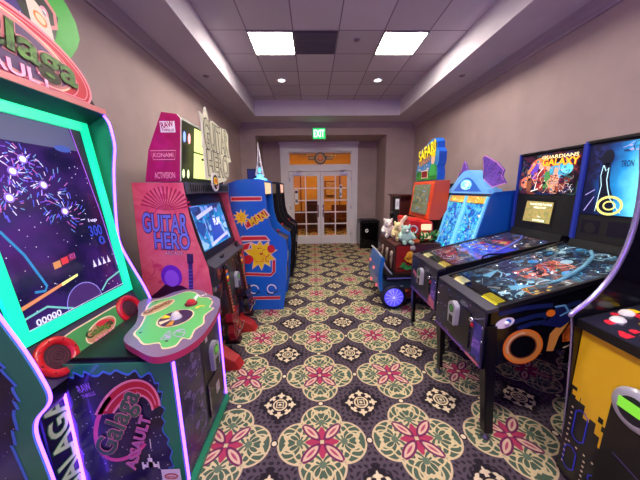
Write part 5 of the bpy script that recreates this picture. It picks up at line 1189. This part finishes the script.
b.poly(TF2, [(-4.44, 2.0), (-4.42, 2.12), (-4.22, 2.22), (-3.88, 2.30), (-3.80, 2.24), (-3.84, 2.10), (-4.15, 2.08)], mat('sign_brown', (60, 30, 26), .5), .003)
b.text(TF2, 'SAFARI', -4.42, -3.84, 2.08, 2.25, mat('safari_yellow', (250, 220, 40), .4, es=.3), .004, rot=.18, outline=mat('sign_brown', (60, 30, 26), .5), ow=.03)
b.text(TF2, 'RANGER', -4.38, -3.98, 1.99, 2.08, mat('safari_tan', (220, 150, 80), .4), .006, rot=.15, outline=mat('sign_brown', (60, 30, 26), .5), ow=.03)
b.rect(TF2, -4.28, -4.04, 1.77, 1.89, CREAM, .004); b.rect(TF2, -4.265, -4.055, 1.785, 1.875, mat('maroon', (130, 30, 34), .4), .006)
b.ell(TF2, -3.89, 2.04, .06, .085, mat('skin_tan', (240, 190, 150), .4), .005); b.poly(TF2, [(-3.97, 2.07), (-3.93, 2.15), (-3.86, 2.15), (-3.81, 2.08), (-3.86, 2.07)], YEL, .006); b.poly(TF2, [(-4.0, 1.80), (-3.96, 1.96), (-3.82, 1.97), (-3.74, 1.80)], mat('shirt_green', (60, 170, 80), .4), .0055)
b.blots(TF2, -4.40, -4.02, 1.90, 1.99, [mat('grey_beast', (130, 150, 170), .4), mat('sand', (200, 190, 150), .4), CREAM], 16, 4, .03, .06, .005, .3)
b.build('topper', t, 'yellow-lettered jungle topper sign with blue edge')
b = B(); b.box(1.90, 2.50, 3.84, 4.5, 0, 1.68, BLACKM); b.build('rear_tower', t)
# body
b = B(); b.prism([(1.10, .50), (1.12, .46), (1.72, .46), (1.72, .88), (1.14, .88), (1.10, .86)], 'y', 3.38, 4.14, mat('crate_brown', (70, 30, 24), .5)); bd = b.build('crate_body', t, 'dark brown crate-like body')
b = B(); F = FY(3.38); b.rect(F, 1.12, 1.36, .50, .86, mat('panel_red', (150, 30, 32), .4), .003); b.rect(F, 1.36, 1.6, .50, .86, mat('panel_plum', (80, 30, 50), .4), .003)
b.blots(F, 1.13, 1.5, .52, .84, [mat('panel_red2', (120, 20, 26), .4), mat('panel_brown2', (100, 44, 30), .4)], 16, 3, .03, .07, .004, .5)
b.build('side_panel', bd, 'red painted side panel')
for k, yy in enumerate((3.50, 3.72, 3.96)):
    b = B(); c = Vector((1.09, yy, .72)); b.ball(c, (.02, .035, .05), mat('carved_tan', (190, 170, 150), .4), 10); b.ball(c+Vector((-.005, .0, -.10)), (.018, .03, .06), mat('carved_tan2', (140, 120, 100), .5), 10); b.tube([c+Vector((0, -.03, -.04)), c+Vector((-.01, -.05, -.14)), c+Vector((-.01, -.02, -.2))], .008, mat('carved_tan2', (140, 120, 100), .5), 6); b.build('carved_figure', bd, 'pale carved figure')
b = B(); c = Vector((1.30, 3.36, .73)); GLD = mat('figure_gold', (230, 160, 40), .35); b.ball(c, (.05, .035, .06), GLD, 12); b.ball(c+Vector((.03, -.0, .10)), (.04, .03, .04), mat('figure_grey', (190, 170, 160), .4), 12); b.ball(c+Vector((.02, .0, -.08)), (.045, .03, .035), GLD, 10); b.tube([c+Vector((-.03, 0, .02)), c+Vector((-.07, -.01, -.04)), c+Vector((-.03, -.01, -.08))], .014, GLD, 6); b.build('gold_figure', bd, 'small golden sculpted figure')
LEAF = mat('leaf_green', (30, 110, 50), .5); LEAF2 = mat('leaf_green2', (50, 150, 70), .5)
b = B(); R = random.Random(6)
for k in range(40):
    c = Vector((1.16+.30*k/40+R.uniform(-.02, .02), 3.345, .60-.10*k/40+R.uniform(-.03, .03))); a = R.uniform(-.6, .9); d = Vector((math.cos(a), -.15, math.sin(a)))*.075; s = Vector((-d.z, 0, d.x))*.22
    b.add([c, c+d*.5+s, c+d, c+d*.5-s], [(0, 1, 2, 3)], R.choice((LEAF, LEAF2)))
b.build('leaf_trim', bd, 'green leaf trim', kind='stuff')
b = B(); R = random.Random(16)
for k in range(130):
    c = Vector((R.uniform(1.38, 1.72), R.uniform(3.42, 3.7), R.uniform(.90, 1.0))); a, e = R.uniform(0, 6.28), R.uniform(.1, 1.2); d = Vector((math.cos(a)*math.cos(e), math.sin(a)*math.cos(e), math.sin(e)))*.09; s = d.cross(Vector((0, 0, 1))).normalized()*.02
    b.add([c, c+d*.5+s, c+d, c+d*.5-s], [(0, 1, 2, 3)], R.choice((LEAF, LEAF2)))
b.build('leaf_tuft', bd, 'tuft of green leaves', kind='stuff')
b = B(); b.ball((1.36, 3.42, .91), (.09, .06, .04), mat('carved_orange', (206, 90, 40), .4), 12); b.build('orange_carving', bd)
# teal sill, lower body, bumper, wheel
b = B(); b.prism([(.96, .40), (1.74, .40), (1.74, .455), (.98, .455)], 'y', 3.30, 4.3, BLACK, BLACK); b.fbox(FY(3.30), .98, 1.72, .425, .44, 0, .01, mat('sill_light', (110, 110, 190), .3)); b.build('sill', t)
b = B(); b.prism([(.98, .12), (1.72, .12), (1.72, .40), (.95, .40), (.93, .3)], 'y', 3.34, 4.26, mat('body_teal', (44, 70, 84), .35)); F = FY(3.34)
b.poly(F, [(.98, .13), (1.7, .13), (1.7, .27), (1.05, .27)], mat('body_maroon', (90, 26, 36), .4), .002); b.rect(F, 1.05, 1.22, .30, .315, SILVER, .003)
b.blots(F, 1.25, 1.70, .14, .27, [ORANGE, mat('panel_red', (150, 30, 32), .4), CREAM, BLACK], 24, 9, .03, .06, .004, .3); lb = b.build('lower_body', t)
b = B(); pb = [(.93, .72), (.90, .71), (.875, .58), (.868, .42), (.88, .30), (.90, .24), (.94, .24), (.925, .36), (.922, .55), (.95, .70)]
b.prism(pb, 'y', 3.32, 3.88, mat('bumper_blue', (26, 108, 190), .3, coat=.4)); bu = b.build('front_bumper', t, 'bright blue curved bumper', bevel=.008)
for yy, zz_ in ((3.42, .30), (3.6, .50), (3.74, .28), (3.82, .56)):
    b = B(); b.ball((.868, yy, zz_), (.015, .025, .025), mat('bumper_lamp', (235, 110, 120), .3, es=.6), 10); b.build('bumper_lamp', bu, 'pinkish lamp')
b = B(); b.tube([(1.06, 3.36, .47), (.97, 3.36, .58), (.92, 3.42, .72), (.90, 3.6, .76), (.90, 3.88, .76)], .012, SILVER, 8); b.build('grab_rail', t)
WB = mat('wheel_blue', (90, 86, 225), .3, es=.8, ecol=(80, 72, 235))
def wheel(x, y):
    b = B(); b.lathe((x, y, .17), [(.13, -.005), (.17, .0), (.172, .05), (.17, .10), (.12, .11)], mat('tyre', (24, 26, 60), .6), 30, (0, 1, 0)); w_ = b.build('wheel', t, 'wheel with glowing blue rim')
    b = B(); b.lathe((x, y, .17), [(0, -.004), (.132, -.004), (.132, .01)], WB, 30, (0, 1, 0))
    F = FY(y-.004)
    for k in range(12): a = k*PI/6; b.stroke(F, [(x+.03*math.cos(a), .17+.03*math.sin(a)), (x+.12*math.cos(a+.12), .17+.12*math.sin(a+.12))], .008, mat('spoke_pale', (170, 160, 245), .3, es=.6), .004)
    b.ell(F, x, .17, .022, .022, mat('hub_pale', (190, 185, 250), .3, es=.6), .006); b.build('rim', w_)
wheel(1.075, 3.275)
# red dash with two pale pads
b = B(); b.add([(1.34, 3.50, .89), (1.34, 4.02, .89), (1.68, 3.50, .89), (1.68, 4.02, .89), (1.28, 3.54, 1.23), (1.28, 3.95, 1.23), (1.66, 3.50, 1.17), (1.66, 4.0, 1.17)], [(0, 1, 3, 2), (4, 6, 7, 5), (0, 2, 6, 4), (1, 5, 7, 3), (0, 4, 5, 1), (2, 3, 7, 6)], mat('dash_red', (214, 30, 24), .35, coat=.5)); ds = b.build('dashboard', t, 'bright red sculpted dashboard', bevel=.04)
F = FY(3.50); PADM = mat('pad_cream', (250, 220, 170), .4, es=.6)
for z in (1.085, .965):
    b = B(); o = F.P(1.52, z+.005, .0); b.fbox(Fr(o, F.u, F.v), -.03, .11, -.042, .042, -.07, .0, PADM); b.build('pad', ds, 'cream lit pad', bevel=.015)
b = B(); b.torus((1.38, 3.50, 1.06), .05, .012, (-.3, -1, .3), SILVER, 18, 6); b.build('hand_ring', ds)
b = B(); b.tube([(1.30, 3.55, 1.24), (1.24, 3.56, 1.18), (1.22, 3.55, 1.08), (1.25, 3.54, .98)], .025, mat('cream_grip', (236, 200, 170), .4), 8); b.build('grip', ds)

# plush toys piled on the crate
def plush(c, s, col, lab, seed, ears):
    t = thing('plush_toy', (c[0], c[1], c[2]-s*.95), lab, 'plush toy', 'plush toys on the ride')
    M = noisemat('plush_%d' % seed, [(.35, tuple(int(v*.86) for v in col)), (.65, col)], 40, rough=.95)
    b = B(); b.ball(c, (s*1.1, s*1.0, s*.95), M, 14, .06, seed); b.build('body', t, subd=1)
    hc = Vector(c)+Vector((-.2*s, -.5*s, s*1.05)); b = B(); b.ball(hc, s*.66, M, 12, .04, seed+1); h = b.build('head', t, subd=1)
    for sx in (-1, 1):
        b = B(); b.ball(hc+Vector((sx*s*.5, 0, s*.5)), (s*.2, s*.13, s*ears), M, 8); b.build('ear', h)
        b = B(); b.ball(hc+Vector((sx*s*.25, -s*.6, s*.12)), s*.075, BLACK, 8); b.build('eye', h)
    b = B(); b.ball(hc+Vector((0, -s*.62, -s*.1)), (s*.2, s*.14, s*.13), mat('plush_nose', (240, 230, 220), .8), 8); b.build('muzzle', h)
    for sx in (-1, 1):
        b = B(); b.tube([Vector(c)+Vector((sx*s*.8, -s*.3, s*.3)), Vector(c)+Vector((sx*s*1.0, -s*.8, -s*.2))], [s*.28, s*.22], M, 8); b.build('arm', t)
        b = B(); b.tube([Vector(c)+Vector((sx*s*.4, -s*.6, -s*.65)), Vector(c)+Vector((sx*s*.55, -s*1.3, -s*.7))], [s*.3, s*.25], M, 8); b.build('leg', t)
plush((1.17, 3.97, .985), .105, (244, 236, 226), 'white plush toy at the left back of the ride crate', 1, .25)
plush((1.24, 3.70, .98), .10, (240, 224, 160), 'pale yellow plush toy in the middle of the ride crate', 2, .3)
plush((1.26, 3.45, .975), .095, (190, 228, 206), 'pale mint green plush toy nearest on the ride crate', 3, .28)
plush((1.42, 3.46+.0, .975), .07, (236, 230, 232), 'small white plush toy beside the mint green one', 4, .3) if False else None

# dark wooden cabinet at the end of the right row
t = thing('tall_cabinet', (1.95, 5.35, 0), 'dark brown wooden cabinet behind the safari ride with white notice on its edge', 'cabinet')
DW = noisemat('dark_wood', [(.3, (52, 20, 18)), (.7, (84, 34, 30))], 7, rough=.35)
b = B(); b.box(1.70, 2.5, 5.05, 5.7, 0, 1.47, DW); b.build('body', t, bevel=.006)
b = B(); b.box(1.66, 2.52, 5.0, 5.74, 1.47, 1.50, DW); b.build('top', t, bevel=.004)
b = B(); b.box(1.60, 1.69, 5.06, 5.20, .0, 1.46, BLACKM); po = b.build('front_post', t)
b = B(); b.fbox(FY(5.055), 1.61, 1.685, 1.22, 1.42, 0, .004, PAPER); b.rect(FY(5.055), 1.625, 1.67, 1.27, 1.37, mat('pale_print', (190, 190, 200), .5), .006); b.build('sheet', po, 'white notice')
b = B(); F = FY(5.05); b.stroke(F, [(1.75, .1), (2.2, .1), (2.2, 1.38), (1.75, 1.38)], .012, mat('wood_line', (40, 14, 14), .4), .002, True); b.build('door', t)
t = thing('chrome_post', (1.50, 4.9, 0), 'chrome and black post in front of the dark wooden cabinet', 'stand')
b = B(); b.lathe((1.50, 4.9, 0), [(.14, 0), (.14, .015), (.02, .03), (.016, .9), (.03, .92), (.03, 1.0), (.02, 1.02)], CHROME, 20); b.build('post', t)
b = B(); b.ball((1.50, 4.9, 1.14), (.045, .045, .06), BLACK, 12); b.cyl((1.50, 4.9, 1.02), (1.50, 4.9, 1.10), .022, BLACK, 12); b.build('post_cap', t)
